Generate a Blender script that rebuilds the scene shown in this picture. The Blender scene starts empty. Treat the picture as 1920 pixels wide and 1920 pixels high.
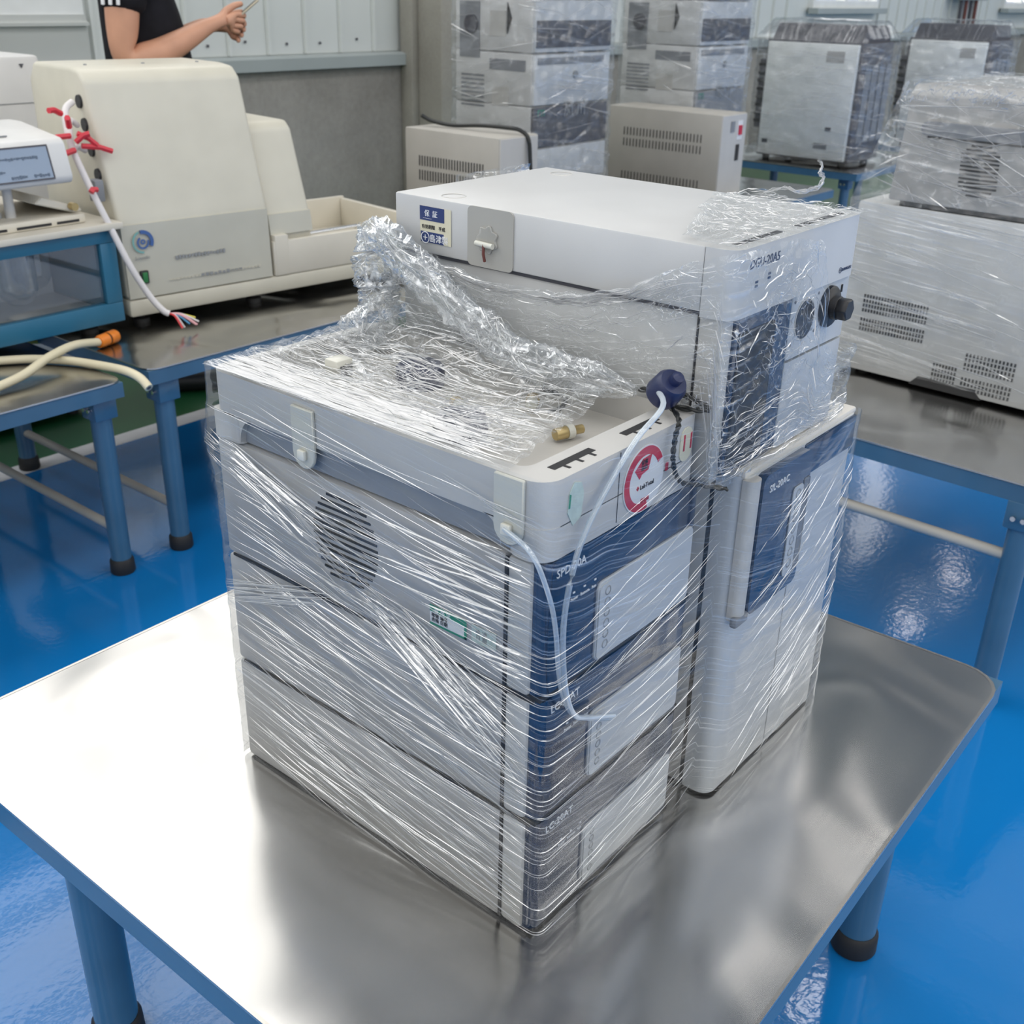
import bpy, bmesh, math, random
from mathutils import Vector, Matrix, noise
random.seed(7)
S = bpy.context.scene
COL = S.collection
H = 0.52                      # height of the steel table tops above the floor

# ------------------------------------------------------------------ camera
cam_d = bpy.data.cameras.new('camera'); cam = bpy.data.objects.new('camera', cam_d); COL.objects.link(cam)
cam.location = (-0.6392, -0.4894, 0.8548 + H)
cam.rotation_euler = (1.1234, -0.0214, -0.8780)
cam_d.sensor_width = 36.0; cam_d.sensor_fit = 'HORIZONTAL'
cam_d.lens = 36.0 * 2055.39 / 1920.0
cam_d.clip_start = 0.02; cam_d.clip_end = 120
cam_d.dof.use_dof = True; cam_d.dof.focus_distance = 1.12; cam_d.dof.aperture_fstop = 13.0
S.camera = cam

# ------------------------------------------------------------------ world, exposure
W = bpy.data.worlds.new('world'); S.world = W; W.use_nodes = True
W.node_tree.nodes['Background'].inputs[0].default_value = (0.80, 0.87, 1.0, 1)
W.node_tree.nodes['Background'].inputs[1].default_value = 1.0
S.view_settings.view_transform = 'Standard'; S.view_settings.look = 'None'
S.view_settings.gamma = 1.0; S.view_settings.use_curve_mapping = False
S.view_settings.exposure = -0.6
S.cycles.transparent_max_bounces = 14
S.cycles.max_bounces = 5; S.cycles.diffuse_bounces = 3; S.cycles.glossy_bounces = 3
S.cycles.use_light_tree = False
S.cycles.caustics_reflective = False; S.cycles.caustics_refractive = False
WIN_E = 4.0                   # daylight behind the window panes
SIDE_FILL_E = 3.0                  # fill glow of unseen sheets added on the left and front walls
SKY_E = 5.5                   # daylight through the roof light sheets

# ------------------------------------------------------------------ materials
MATS = {}
def nmat(name):
    m = bpy.data.materials.new(name); m.use_nodes = True
    nt = m.node_tree; nt.nodes.clear()
    out = nt.nodes.new('ShaderNodeOutputMaterial')
    MATS[name] = m
    return m, nt, out
def N(nt, t, **kw):
    n = nt.nodes.new('ShaderNode' + t)
    for k, v in kw.items():
        if k.startswith('i_'):
            n.inputs[k[2:].replace('_', ' ')].default_value = v
        else: setattr(n, k, v)
    return n
def L(nt, a, b): nt.links.new(a, b)
def math_n(nt, op, a, b=None, clamp=False):
    n = nt.nodes.new('ShaderNodeMath'); n.operation = op; n.use_clamp = clamp
    for i, x in enumerate((a, b)):
        if x is None: continue
        if isinstance(x, (int, float)): n.inputs[i].default_value = x
        else: nt.links.new(x, n.inputs[i])
    return n.outputs[0]
def maprange(nt, v, a, b, c=0.0, d=1.0):
    n = nt.nodes.new('ShaderNodeMapRange'); n.clamp = True
    nt.links.new(v, n.inputs[0])
    for i, x in enumerate((a, b, c, d)): n.inputs[1 + i].default_value = x
    return n.outputs[0]
def pmat(name, col, rough=0.45, metal=0.0, coat=0.0, var=0.04, vscale=9.0, bump=0.0, bscale=120.0, spec=0.5, alpha=None, emit=None):
    m, nt, out = nmat(name)
    p = N(nt, 'BsdfPrincipled'); L(nt, p.outputs[0], out.inputs[0])
    p.inputs['Roughness'].default_value = rough; p.inputs['Metallic'].default_value = metal
    p.inputs['Coat Weight'].default_value = coat; p.inputs['Coat Roughness'].default_value = 0.06
    p.inputs['Specular IOR Level'].default_value = spec
    tc = N(nt, 'TexCoord')
    if var > 0:
        nz = N(nt, 'TexNoise', i_Scale=vscale, i_Detail=2.0); L(nt, tc.outputs['Object'], nz.inputs['Vector'])
        r = nt.nodes.new('ShaderNodeMix'); r.data_type = 'RGBA'
        r.inputs[6].default_value = tuple(min(1, c * (1 - var)) for c in col) + (1,)
        r.inputs[7].default_value = tuple(min(1, c * (1 + var)) for c in col) + (1,)
        L(nt, maprange(nt, nz.outputs['Fac'], .3, .7), r.inputs[0]); L(nt, r.outputs[2], p.inputs['Base Color'])
    else: p.inputs['Base Color'].default_value = tuple(col) + (1,)
    if bump > 0:
        nb = N(nt, 'TexNoise', i_Scale=bscale, i_Detail=2.0); L(nt, tc.outputs['Object'], nb.inputs['Vector'])
        b = N(nt, 'Bump', i_Strength=bump, i_Distance=0.002); L(nt, nb.outputs['Fac'], b.inputs['Height']); L(nt, b.outputs[0], p.inputs['Normal'])
    if alpha is not None: p.inputs['Alpha'].default_value = alpha
    if emit:
        p.inputs['Emission Color'].default_value = tuple(col) + (1,); p.inputs['Emission Strength'].default_value = emit
    return m
def emat(name, col, e):
    m, nt, out = nmat(name)
    x = N(nt, 'Emission'); x.inputs[0].default_value = tuple(col) + (1,); x.inputs[1].default_value = e
    L(nt, x.outputs[0], out.inputs[0]); return m

M = MATS
pmat('plastic_white', (.54, .53, .51), .42, bump=.05, bscale=900)
pmat('plastic_warm', (.66, .63, .58), .45)
pmat('body_grey', (.43, .42, .41), .42, bump=.04, bscale=700)
pmat('body_light', (.57, .57, .565), .38, bump=.06, bscale=1100)
pmat('panel_white', (.54, .56, .58), .3)
pmat('navy', (.003, .020, .062), .10, coat=.6, var=.02, spec=.6)
pmat('navy_dull', (.02, .045, .11), .4, var=.02)
pmat('blue_cap', (.014, .022, .075), .35)
pmat('black', (.012, .012, .014), .4)
pmat('rubber', (.012, .012, .013), .6)
pmat('dark_slot', (.02, .02, .022), .7)
pmat('dark_grey', (.07, .07, .085), .5)
pmat('mid_grey', (.22, .23, .25), .5)
pmat('cream', (.60, .57, .475), .42, bump=.05, bscale=600)
pmat('cream_light', (.66, .62, .53), .4)
pmat('cream_panel', (.53, .515, .44), .4)
pmat('stab_grey', (.43, .41, .37), .5, bump=.04, bscale=500)
pmat('stab_side', (.50, .49, .47), .5)
pmat('blue_paint', (.045, .125, .215), .34, coat=.3, var=.08)
pmat('bath_blue', (.025, .15, .26), .38, var=.06)
pmat('white_ink', (.85, .86, .88), .5, var=0)
pmat('navy_ink', (.02, .04, .10), .5, var=0)
pmat('black_ink', (.02, .02, .025), .5, var=0)
pmat('grey_ink', (.28, .29, .30), .5, var=0)
pmat('red_ink', (.50, .02, .05), .45, var=.05)
pmat('paper_white', (.70, .71, .72), .5, var=.03)
pmat('paper_cream', (.70, .66, .50), .55, var=.05)
pmat('label_blue', (.03, .05, .16), .4, var=.05)
pmat('label_green', (.02, .25, .15), .5, var=.05)
pmat('label_pale', (.50, .60, .56), .55, var=.08, vscale=180)
pmat('grey_plate', (.40, .39, .36), .5)
pmat('milk_plastic', (.64, .63, .56), .3)
pmat('brass', (.55, .42, .20), .35, metal=.7)
pmat('brown_cable', (.16, .05, .04), .5)
pmat('orange', (.80, .22, .015), .35)
pmat('hose', (.72, .65, .46), .4)
pmat('white_cable', (.72, .69, .68), .45)
pmat('red_tie', (.62, .03, .05), .4)
pmat('wire_blue', (.1, .35, .6), .4); pmat('wire_red', (.7, .05, .06), .4); pmat('wire_pink', (.75, .4, .42), .4); pmat('wire_yellow', (.7, .6, .1), .4)
pmat('green_switch', (.02, .18, .05), .35)
pmat('chrome', (.7, .7, .7), .18, metal=1.0)
pmat('wall_white', (.66, .69, .67), .45, var=.03, vscale=2)
pmat('wall_trim', (.37, .41, .41), .4, var=.04, vscale=3)
pmat('wall_grey', (.52, .54, .52), .45, var=.03, vscale=2)
pmat('frame_white', (.78, .80, .79), .4)
pmat('ceiling_sheet', (.30, .31, .31), .6, var=.05, vscale=1)
pmat('green_floor', (.012, .10, .035), .35, var=.12, vscale=3, coat=.2)
pmat('line_white', (.70, .71, .74), .4, var=.06)
pmat('screen', (.28, .35, .45), .2, var=.03)
pmat('screen_text', (.10, .14, .20), .4, var=0)
pmat('logo_blue', (.06, .13, .34), .4, var=0); pmat('logo_teal', (.20, .42, .40), .4, var=0)
pmat('skin', (.56, .29, .185), .5, var=.07, vscale=14)
pmat('shirt', (.012, .012, .016), .85, var=.2, vscale=20, spec=.2)
pmat('trouser', (.02, .022, .03), .9, spec=.2)
pmat('hair', (.01, .009, .009), .5)
pmat('lip', (.42, .16, .13), .5); pmat('eye_white', (.8, .8, .8), .3)
pmat('phone_gold', (.45, .40, .30), .3, metal=.5)
pmat('cable_black', (.012, .014, .014), .4)
pmat('yellow_hose', (.45, .30, .03), .4)
pmat('off_white_box', (.68, .675, .66), .4)
pmat('vessel_fill', (.55, .57, .60), .5)
pmat('recess_shade_grey', (.26, .275, .30), .5)

# concrete: mottled, stained
def concrete(name, a, b, bs):
    m, nt, out = nmat(name)
    p = N(nt, 'BsdfPrincipled', i_Roughness=.85); L(nt, p.outputs[0], out.inputs[0])
    tc = N(nt, 'TexCoord')
    n1 = N(nt, 'TexNoise', i_Scale=1.6, i_Detail=6.0, i_Roughness=.6); L(nt, tc.outputs['Object'], n1.inputs['Vector'])
    n2 = N(nt, 'TexNoise', i_Scale=bs, i_Detail=5.0, i_Roughness=.7); L(nt, tc.outputs['Object'], n2.inputs['Vector'])
    cr = N(nt, 'ValToRGB'); cr.color_ramp.elements[0].position = .32; cr.color_ramp.elements[1].position = .70
    cr.color_ramp.elements[0].color = a + (1,); cr.color_ramp.elements[1].color = b + (1,)
    f = math_n(nt, 'ADD', math_n(nt, 'MULTIPLY', n1.outputs['Fac'], .7), math_n(nt, 'MULTIPLY', n2.outputs['Fac'], .3))
    L(nt, f, cr.inputs[0]); L(nt, cr.outputs[0], p.inputs['Base Color'])
    bp = N(nt, 'Bump', i_Strength=.35, i_Distance=.01); L(nt, n2.outputs['Fac'], bp.inputs['Height']); L(nt, bp.outputs[0], p.inputs['Normal'])
concrete('concrete', (.24, .226, .205), (.44, .42, .39), 30.0)
concrete('column', (.30, .28, .245), (.46, .44, .39), 60.0)

# brushed stainless sheet with shallow dents
def steel(name, base, rough, wob, wscale):
    m, nt, out = nmat(name)
    p = N(nt, 'BsdfPrincipled', i_Metallic=1.0, i_Roughness=rough); L(nt, p.outputs[0], out.inputs[0])
    tc = N(nt, 'TexCoord')
    mp = N(nt, 'Mapping'); mp.inputs['Scale'].default_value = (4.0, 520.0, 4.0); L(nt, tc.outputs['Object'], mp.inputs['Vector'])
    gr = N(nt, 'TexNoise', i_Scale=1.0, i_Detail=3.0); L(nt, mp.outputs[0], gr.inputs['Vector'])
    cr = nt.nodes.new('ShaderNodeMix'); cr.data_type = 'RGBA'
    cr.inputs[6].default_value = tuple(c * .975 for c in base) + (1,); cr.inputs[7].default_value = tuple(min(1, c * 1.025) for c in base) + (1,)
    L(nt, gr.outputs['Fac'], cr.inputs[0]); L(nt, cr.outputs[2], p.inputs['Base Color'])
    L(nt, maprange(nt, gr.outputs['Fac'], .2, .8, rough - .015, rough + .02), p.inputs['Roughness'])
    w = N(nt, 'TexNoise', i_Scale=wscale, i_Detail=1.0, i_Roughness=.35, i_Distortion=.6); L(nt, tc.outputs['Object'], w.inputs['Vector'])
    b1 = N(nt, 'Bump', i_Strength=1.0, i_Distance=wob); L(nt, w.outputs['Fac'], b1.inputs['Height'])
    b2 = N(nt, 'Bump', i_Strength=.004, i_Distance=.0005); L(nt, gr.outputs['Fac'], b2.inputs['Height']); L(nt, b1.outputs[0], b2.inputs['Normal'])
    L(nt, b2.outputs[0], p.inputs['Normal'])
steel('steel', (.58, .565, .54), .20, .014, 4.6)
steel('steel_edge', (.62, .58, .53), .25, .0, 1.0)

# glossy poured blue floor
def epoxy():
    m, nt, out = nmat('blue_floor')
    p = N(nt, 'BsdfPrincipled', i_Roughness=.12); L(nt, p.outputs[0], out.inputs[0])
    p.inputs['Coat Weight'].default_value = .6; p.inputs['Coat Roughness'].default_value = .05
    tc = N(nt, 'TexCoord')
    n1 = N(nt, 'TexNoise', i_Scale=.9, i_Detail=4.0); L(nt, tc.outputs['Object'], n1.inputs['Vector'])
    cr = nt.nodes.new('ShaderNodeMix'); cr.data_type = 'RGBA'
    cr.inputs[6].default_value = (.004, .155, .46, 1); cr.inputs[7].default_value = (.006, .19, .53, 1)
    L(nt, n1.outputs['Fac'], cr.inputs[0]); L(nt, cr.outputs[2], p.inputs['Base Color'])
    n2 = N(nt, 'TexNoise', i_Scale=70.0, i_Detail=2.0); L(nt, tc.outputs['Object'], n2.inputs['Vector'])
    n3 = N(nt, 'TexNoise', i_Scale=4.0, i_Detail=1.0); L(nt, tc.outputs['Object'], n3.inputs['Vector'])
    b1 = N(nt, 'Bump', i_Strength=.06, i_Distance=.004); L(nt, n2.outputs['Fac'], b1.inputs['Height'])
    b2 = N(nt, 'Bump', i_Strength=.25, i_Distance=.006); L(nt, n3.outputs['Fac'], b2.inputs['Height']); L(nt, b1.outputs[0], b2.inputs['Normal'])
    L(nt, b2.outputs[0], p.inputs['Normal']); L(nt, b2.outputs[0], p.inputs['Coat Normal'])
epoxy()

def clear_mat(name, tint, gloss, rough=.05):
    m, nt, out = nmat(name)
    t = N(nt, 'BsdfTransparent'); t.inputs[0].default_value = tint + (1,)
    g = N(nt, 'BsdfGlossy', i_Roughness=rough); g.inputs[0].default_value = (.95, .97, 1, 1)
    lw = N(nt, 'LayerWeight', i_Blend=.35)
    f = math_n(nt, 'ADD', math_n(nt, 'MULTIPLY', lw.outputs['Facing'], gloss), .04, True)
    mx = N(nt, 'MixShader'); L(nt, f, mx.inputs[0]); L(nt, t.outputs[0], mx.inputs[1]); L(nt, g.outputs[0], mx.inputs[2]); L(nt, mx.outputs[0], out.inputs[0])
clear_mat('acrylic', (.90, .92, .93), .12, .03)
clear_mat('glass_vessel', (.80, .83, .85), .6, .03)

def tube_mat():
    m, nt, out = nmat('tube_clear')
    t = N(nt, 'BsdfTransparent'); t.inputs[0].default_value = (.9, .94, .97, 1)
    d = N(nt, 'BsdfDiffuse'); d.inputs[0].default_value = (.72, .80, .88, 1)
    g = N(nt, 'BsdfGlossy', i_Roughness=.15)
    lw = N(nt, 'LayerWeight', i_Blend=.5)
    m1 = N(nt, 'MixShader', i_Fac=.35); L(nt, d.outputs[0], m1.inputs[1]); L(nt, g.outputs[0], m1.inputs[2])
    m2 = N(nt, 'MixShader'); L(nt, maprange(nt, lw.outputs['Facing'], 0, 1, .32, .95), m2.inputs[0]); L(nt, t.outputs[0], m2.inputs[1]); L(nt, m1.outputs[0], m2.inputs[2])
    L(nt, m2.outputs[0], out.inputs[0])
tube_mat()
pmat('hook_clear', (.62, .61, .57), .2, alpha=.55)

# stretch film: clear polyethylene; stretched into fine parallel creases where it is denser and milkier
def film(name, base, streaks, crinkle=0.0, cscale=60.0, white=(.92, .94, .96), gl=.45, sheen=.35, bmp=.7):
    """streaks: list of (scale_u, scale_v, slope, lo, hi, gain, mask_scale)"""
    m, nt, out = nmat(name)
    uv = N(nt, 'UVMap'); sx = N(nt, 'SeparateXYZ'); L(nt, uv.outputs[0], sx.inputs[0])
    u, v = sx.outputs[0], sx.outputs[1]
    fac = None
    for i, (su, sv, sl, lo, hi, gain, ms) in enumerate(streaks):
        vv = math_n(nt, 'ADD', v, math_n(nt, 'MULTIPLY', u, sl))
        c = N(nt, 'CombineXYZ'); L(nt, math_n(nt, 'MULTIPLY', u, su), c.inputs[0]); L(nt, math_n(nt, 'MULTIPLY', vv, sv), c.inputs[1]); c.inputs[2].default_value = 3.7 * i
        nz = N(nt, 'TexNoise', i_Scale=1.0, i_Detail=1.0); L(nt, c.outputs[0], nz.inputs['Vector'])
        st = maprange(nt, nz.outputs['Fac'], lo, hi)
        c2 = N(nt, 'CombineXYZ'); L(nt, u, c2.inputs[0]); L(nt, vv, c2.inputs[1]); c2.inputs[2].default_value = 11.3 * i + 2
        mk_ = N(nt, 'TexNoise', i_Scale=ms, i_Detail=0.0); L(nt, c2.outputs[0], mk_.inputs['Vector'])
        st = math_n(nt, 'MULTIPLY', st, math_n(nt, 'MULTIPLY', maprange(nt, mk_.outputs['Fac'], .38, .62, .15, 1.0), gain))
        fac = st if fac is None else math_n(nt, 'ADD', fac, st)
    if crinkle > 0:
        c = N(nt, 'CombineXYZ'); L(nt, u, c.inputs[0]); L(nt, v, c.inputs[1])
        dz = N(nt, 'TexNoise', i_Scale=38.0, i_Detail=2.0); L(nt, c.outputs[0], dz.inputs['Vector'])
        av = N(nt, 'VectorMath', operation='MULTIPLY_ADD'); L(nt, dz.outputs['Color'], av.inputs[0]); av.inputs[1].default_value = (.075, .075, .075); L(nt, c.outputs[0], av.inputs[2])
        vo = N(nt, 'TexVoronoi', feature='DISTANCE_TO_EDGE', i_Scale=cscale); L(nt, av.outputs[0], vo.inputs['Vector'])
        ln = maprange(nt, vo.outputs['Distance'], 0.0, .09, 1.0, 0.0)
        mk2 = N(nt, 'TexNoise', i_Scale=22.0, i_Detail=1.0); L(nt, c.outputs[0], mk2.inputs['Vector'])
        ln = math_n(nt, 'MULTIPLY', ln, maprange(nt, mk2.outputs['Fac'], .42, .6, .1, 1.0))
        ln = math_n(nt, 'MULTIPLY', math_n(nt, 'POWER', ln, 2.0), crinkle)
        fac = ln if fac is None else math_n(nt, 'ADD', fac, ln)
    hgt = fac
    fac = math_n(nt, 'ADD', fac, base, True)
    bp = N(nt, 'Bump', i_Strength=bmp, i_Distance=.002); L(nt, hgt, bp.inputs['Height'])
    t = N(nt, 'BsdfTransparent'); t.inputs[0].default_value = (.97, .98, .985, 1)
    d = N(nt, 'BsdfDiffuse'); d.inputs[0].default_value = white + (1,); L(nt, bp.outputs[0], d.inputs['Normal'])
    tl = N(nt, 'BsdfTranslucent'); tl.inputs[0].default_value = white + (1,)
    dm = N(nt, 'MixShader', i_Fac=.35); L(nt, d.outputs[0], dm.inputs[1]); L(nt, tl.outputs[0], dm.inputs[2])
    g = N(nt, 'BsdfGlossy', i_Roughness=.16); g.inputs[0].default_value = (.97, .98, 1, 1); L(nt, bp.outputs[0], g.inputs['Normal'])
    g2 = N(nt, 'BsdfGlossy', i_Roughness=.07); g2.inputs[0].default_value = (.95, .97, 1, 1); L(nt, bp.outputs[0], g2.inputs['Normal'])
    mm = N(nt, 'MixShader', i_Fac=gl); L(nt, dm.outputs[0], mm.inputs[1]); L(nt, g.outputs[0], mm.inputs[2])
    fr = N(nt, 'Fresnel', i_IOR=1.45); L(nt, bp.outputs[0], fr.inputs['Normal'])
    cl = N(nt, 'MixShader'); L(nt, math_n(nt, 'MULTIPLY', fr.outputs[0], sheen, True), cl.inputs[0]); L(nt, t.outputs[0], cl.inputs[1]); L(nt, g2.outputs[0], cl.inputs[2])
    mx = N(nt, 'MixShader'); L(nt, fac, mx.inputs[0]); L(nt, cl.outputs[0], mx.inputs[1]); L(nt, mm.outputs[0], mx.inputs[2])
    L(nt, mx.outputs[0], out.inputs[0])
film('film_wrap', .010, [(3.5, 320, .16, .60, .78, .45, 7), (6, 640, .12, .60, .74, .42, 11), (2.5, 80, .22, .58, .88, .12, 5)], sheen=.42, bmp=.10)
film('film_top', .06, [(7, 260, .05, .53, .72, .95, 9), (12, 120, -.4, .56, .74, .5, 12)], crinkle=.7, cscale=55, gl=.55)
film('film_upper', .032, [(6, 160, -.1, .56, .75, .45, 8)], crinkle=.85, cscale=70)
film('film_crumple', .10, [(30, 110, .3, .52, .68, .9, 22)], crinkle=1.1, cscale=60, gl=.25, sheen=.35)
film('film_far', .06, [(2.2, 70, .12, .54, .78, .42, 4), (4, 40, -.35, .57, .80, .35, 3)], crinkle=.25, cscale=18)
film('film_side', .05, [(2.0, 95, .12, .52, .74, .55, 4), (4, 200, .06, .55, .72, .4, 6)], crinkle=.15, cscale=18)
def fold_mat():
    m, nt, out = nmat('film_fold')
    t = N(nt, 'BsdfTransparent'); d = N(nt, 'BsdfDiffuse'); d.inputs[0].default_value = (.93, .94, .96, 1)
    tl = N(nt, 'BsdfTranslucent'); tl.inputs[0].default_value = (.93, .94, .96, 1)
    g = N(nt, 'BsdfGlossy', i_Roughness=.12)
    a = N(nt, 'MixShader', i_Fac=.4); L(nt, d.outputs[0], a.inputs[1]); L(nt, tl.outputs[0], a.inputs[2])
    b = N(nt, 'MixShader', i_Fac=.5); L(nt, a.outputs[0], b.inputs[1]); L(nt, g.outputs[0], b.inputs[2])
    c = N(nt, 'MixShader', i_Fac=.62); L(nt, t.outputs[0], c.inputs[1]); L(nt, b.outputs[0], c.inputs[2])
    L(nt, c.outputs[0], out.inputs[0])
fold_mat()
emat('daylight_pane', (1.0, .99, .97), WIN_E)
emat('roof_light', (1.0, .99, .97), SKY_E)
emat('side_fill_glow', (1.0, .98, .95), SIDE_FILL_E)
emat('lamp_glow', (1, .98, .95), 14.0)

# ------------------------------------------------------------------ mesh helpers
class G:
    def rect(s, p, a, b):
        """one flat light sheet: corner p and two edge vectors"""
        p, a, b = Vector(p), Vector(a), Vector(b); return s.add([p, p + a, p + a + b, p + b], [(0, 1, 2, 3)])
    def __init__(s): s.v = []; s.f = []; s.uv = []
    def add(s, v, f, uv=None):
        o = len(s.v); s.v += [tuple(p) for p in v]; s.f += [tuple(i + o for i in q) for q in f]
        s.uv += list(uv) if uv else [(0, 0)] * len(v); return s
    def box(s, x0, x1, y0, y1, z0, z1, r=0.0, seg=2, only=None):
        bm = bmesh.new(); bmesh.ops.create_cube(bm, size=1.0)
        for p in bm.verts: p.co = ((x0 + x1) / 2 + p.co.x * (x1 - x0), (y0 + y1) / 2 + p.co.y * (y1 - y0), (z0 + z1) / 2 + p.co.z * (z1 - z0))
        if r > 0:
            ed = bm.edges[:]
            if only == 'z': ed = [e for e in ed if abs((e.verts[0].co - e.verts[1].co).normalized().z) > .9]
            if only == 'x': ed = [e for e in ed if abs((e.verts[0].co - e.verts[1].co).normalized().x) > .9]
            if only == 'y': ed = [e for e in ed if abs((e.verts[0].co - e.verts[1].co).normalized().y) > .9]
            bmesh.ops.bevel(bm, geom=ed, offset=r, segments=seg, profile=.5, affect='EDGES')
        return s.frombm(bm)
    def frombm(s, bm):
        bm.verts.index_update()
        s.add([v.co[:] for v in bm.verts], [[v.index for v in f.verts] for f in bm.faces]); bm.free(); return s
    def front_round(s, x0, x1, y0, y1, z0, z1, r, n=5):
        """block whose two vertical edges at y0 are rounded"""
        p = [(x1, y1), (x0, y1)] + [(x0 + r - r * math.cos(a), y0 + r - r * math.sin(a)) for a in [k * math.pi / 2 / n for k in range(n + 1)]] + [(x1 - r + r * math.sin(a), y0 + r - r * math.cos(a)) for a in [k * math.pi / 2 / n for k in range(n + 1)]]
        return s.prism(p, z0, z1, 'z')
    def prism(s, poly, a0, a1, axis='y', r=0.0, seg=2):
        """poly: 2-D outline; extruded along axis. axis y: (x,z); x: (y,z); z: (x,y)"""
        def P(p, a): return (p[0], a, p[1]) if axis == 'y' else ((a, p[0], p[1]) if axis == 'x' else (p[0], p[1], a))
        n = len(poly); bm = bmesh.new()
        a = [bm.verts.new(P(p, a0)) for p in poly]; b = [bm.verts.new(P(p, a1)) for p in poly]
        bm.faces.new(a); bm.faces.new(b[::-1])
        for i in range(n): bm.faces.new((a[i], b[i], b[(i + 1) % n], a[(i + 1) % n]))
        bmesh.ops.recalc_face_normals(bm, faces=bm.faces[:])
        if r > 0: bmesh.ops.bevel(bm, geom=bm.edges[:], offset=r, segments=seg, profile=.5, affect='EDGES', clamp_overlap=True)
        return s.frombm(bm)
    def tube(s, pts, r, n=8, cap=True, r2=None):
        pts = [Vector(p) for p in pts]; m = len(pts); rings = []
        up = Vector((0, 0, 1))
        for i, p in enumerate(pts):
            d = (pts[min(i + 1, m - 1)] - pts[max(i - 1, 0)]).normalized()
            if abs(d.dot(up)) > .97: a = d.cross(Vector((1, 0, 0))).normalized()
            else: a = d.cross(up).normalized()
            b = d.cross(a)
            rr = r(i / (m - 1)) if callable(r) else r
            rings.append([p + (a * math.cos(t) + b * math.sin(t)) * rr for t in [2 * math.pi * k / n for k in range(n)]])
        v = [q for R_ in rings for q in R_]; f = []
        for i in range(m - 1):
            for k in range(n): f.append((i * n + k, i * n + (k + 1) % n, (i + 1) * n + (k + 1) % n, (i + 1) * n + k))
        if cap: f.append(tuple(range(n))[::-1]); f.append(tuple(range((m - 1) * n, m * n)))
        return s.add(v, f)
    def lathe(s, prof, c=(0, 0, 0), n=20, axis='z'):
        v = []; f = []; m = len(prof)
        for (r, h) in prof:
            for k in range(n):
                t = 2 * math.pi * k / n; a, b = r * math.cos(t), r * math.sin(t)
                q = (a, b, h) if axis == 'z' else ((a, h, b) if axis == 'y' else (h, a, b))
                v.append((c[0] + q[0], c[1] + q[1], c[2] + q[2]))
        for i in range(m - 1):
            for k in range(n): f.append((i * n + k, i * n + (k + 1) % n, (i + 1) * n + (k + 1) % n, (i + 1) * n + k))
        f.append(tuple(range(n))[::-1]); f.append(tuple(range((m - 1) * n, m * n)))
        return s.add(v, f)
    def grid(s, fn, nu, nv, uvf=None):
        v = []; uv = []; f = []
        for i in range(nu + 1):
            for j in range(nv + 1):
                a, b = i / nu, j / nv; v.append(tuple(fn(a, b))); uv.append(uvf(a, b) if uvf else (a, b))
        for i in range(nu):
            for j in range(nv):
                k = i * (nv + 1) + j; f.append((k, k + nv + 1, k + nv + 2, k + 1))
        return s.add(v, f, uv)
    def mesh(s, name):
        me = bpy.data.meshes.new(name); me.from_pydata(s.v, [], s.f); me.update(); return me
def mk(name, g, mat, parent=None, loc=(0, 0, 0), rot=(0, 0, 0), smooth=True, ang=40, uv=False, label=None, kind=None, fix=True):
    me = g.mesh(name) if isinstance(g, G) else g
    if isinstance(g, G):
        if fix:
            bm = bmesh.new(); bm.from_mesh(me); bmesh.ops.recalc_face_normals(bm, faces=bm.faces[:]); bm.to_mesh(me); bm.free()
        if uv:
            ul = me.uv_layers.new(name='UVMap')
            ul.data.foreach_set('uv', [c for lp in me.loops for c in g.uv[lp.vertex_index]])
        if smooth:
            me.polygons.foreach_set('use_smooth', [True] * len(me.polygons)); me.set_sharp_from_angle(angle=math.radians(ang))
        me.materials.append(M[mat] if isinstance(mat, str) else mat)
    o = bpy.data.objects.new(name, me); COL.objects.link(o)
    o.location = loc; o.rotation_euler = rot
    if parent is not None: o.parent = parent
    if label: o['label'] = label
    if kind: o['kind'] = kind
    return o
def tag(o, label, cat, group=None):
    o['label'] = label; o['category'] = cat
    if group: o['group'] = group
    return o
def thing(name, label, cat, loc=(0, 0, 0), rz=0.0, group=None):
    o = bpy.data.objects.new(name, None); COL.objects.link(o); o.location = loc; o.rotation_euler = (0, 0, rz); o.empty_display_size = .05
    return tag(o, label, cat, group)
def struct(name, g, mat, parent=None, **kw):
    o = mk(name, g, mat, parent, **kw)
    if parent is None: o['kind'] = 'structure'
    return o
def clone(o, parent=None, loc=None):
    c = o.copy(); COL.objects.link(c)
    if parent is not None: c.parent = parent
    if loc is not None: c.location = loc
    return c
TXT = {}
def text(name, s, size, loc, rot, mat, parent, ex=0.0003, sx=1.0):
    cu = bpy.data.curves.new(name, 'FONT'); cu.body = s; cu.size = size; cu.extrude = ex; cu.resolution_u = 2
    o = bpy.data.objects.new(name, cu); COL.objects.link(o)
    dg = bpy.context.evaluated_depsgraph_get()
    me = bpy.data.meshes.new_from_object(o.evaluated_get(dg)); bpy.data.objects.remove(o)
    me.materials.clear(); me.materials.append(M[mat])
    t = bpy.data.objects.new(name, me); COL.objects.link(t); t.location = loc; t.rotation_euler = rot; t.scale = (sx, 1, 1); t.parent = parent
    return t
FRONT = (math.pi / 2, 0, 0)                 # text on a face that looks towards -y
LEFT = (math.pi / 2, 0, -math.pi / 2)       # text on a face that looks towards -x
def rrect(x0, x1, y0, y1, r, n=4):
    out = []
    for cx, cy, a0 in ((x1 - r, y1 - r, 0), (x0 + r, y1 - r, 90), (x0 + r, y0 + r, 180), (x1 - r, y0 + r, 270)):
        for k in range(n + 1):
            a = math.radians(a0 + 90 * k / n); out.append((cx + r * math.cos(a), cy + r * math.sin(a)))
    return out
def arc_pts(fn, n): return [fn(i / (n - 1)) for i in range(n)]
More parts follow.
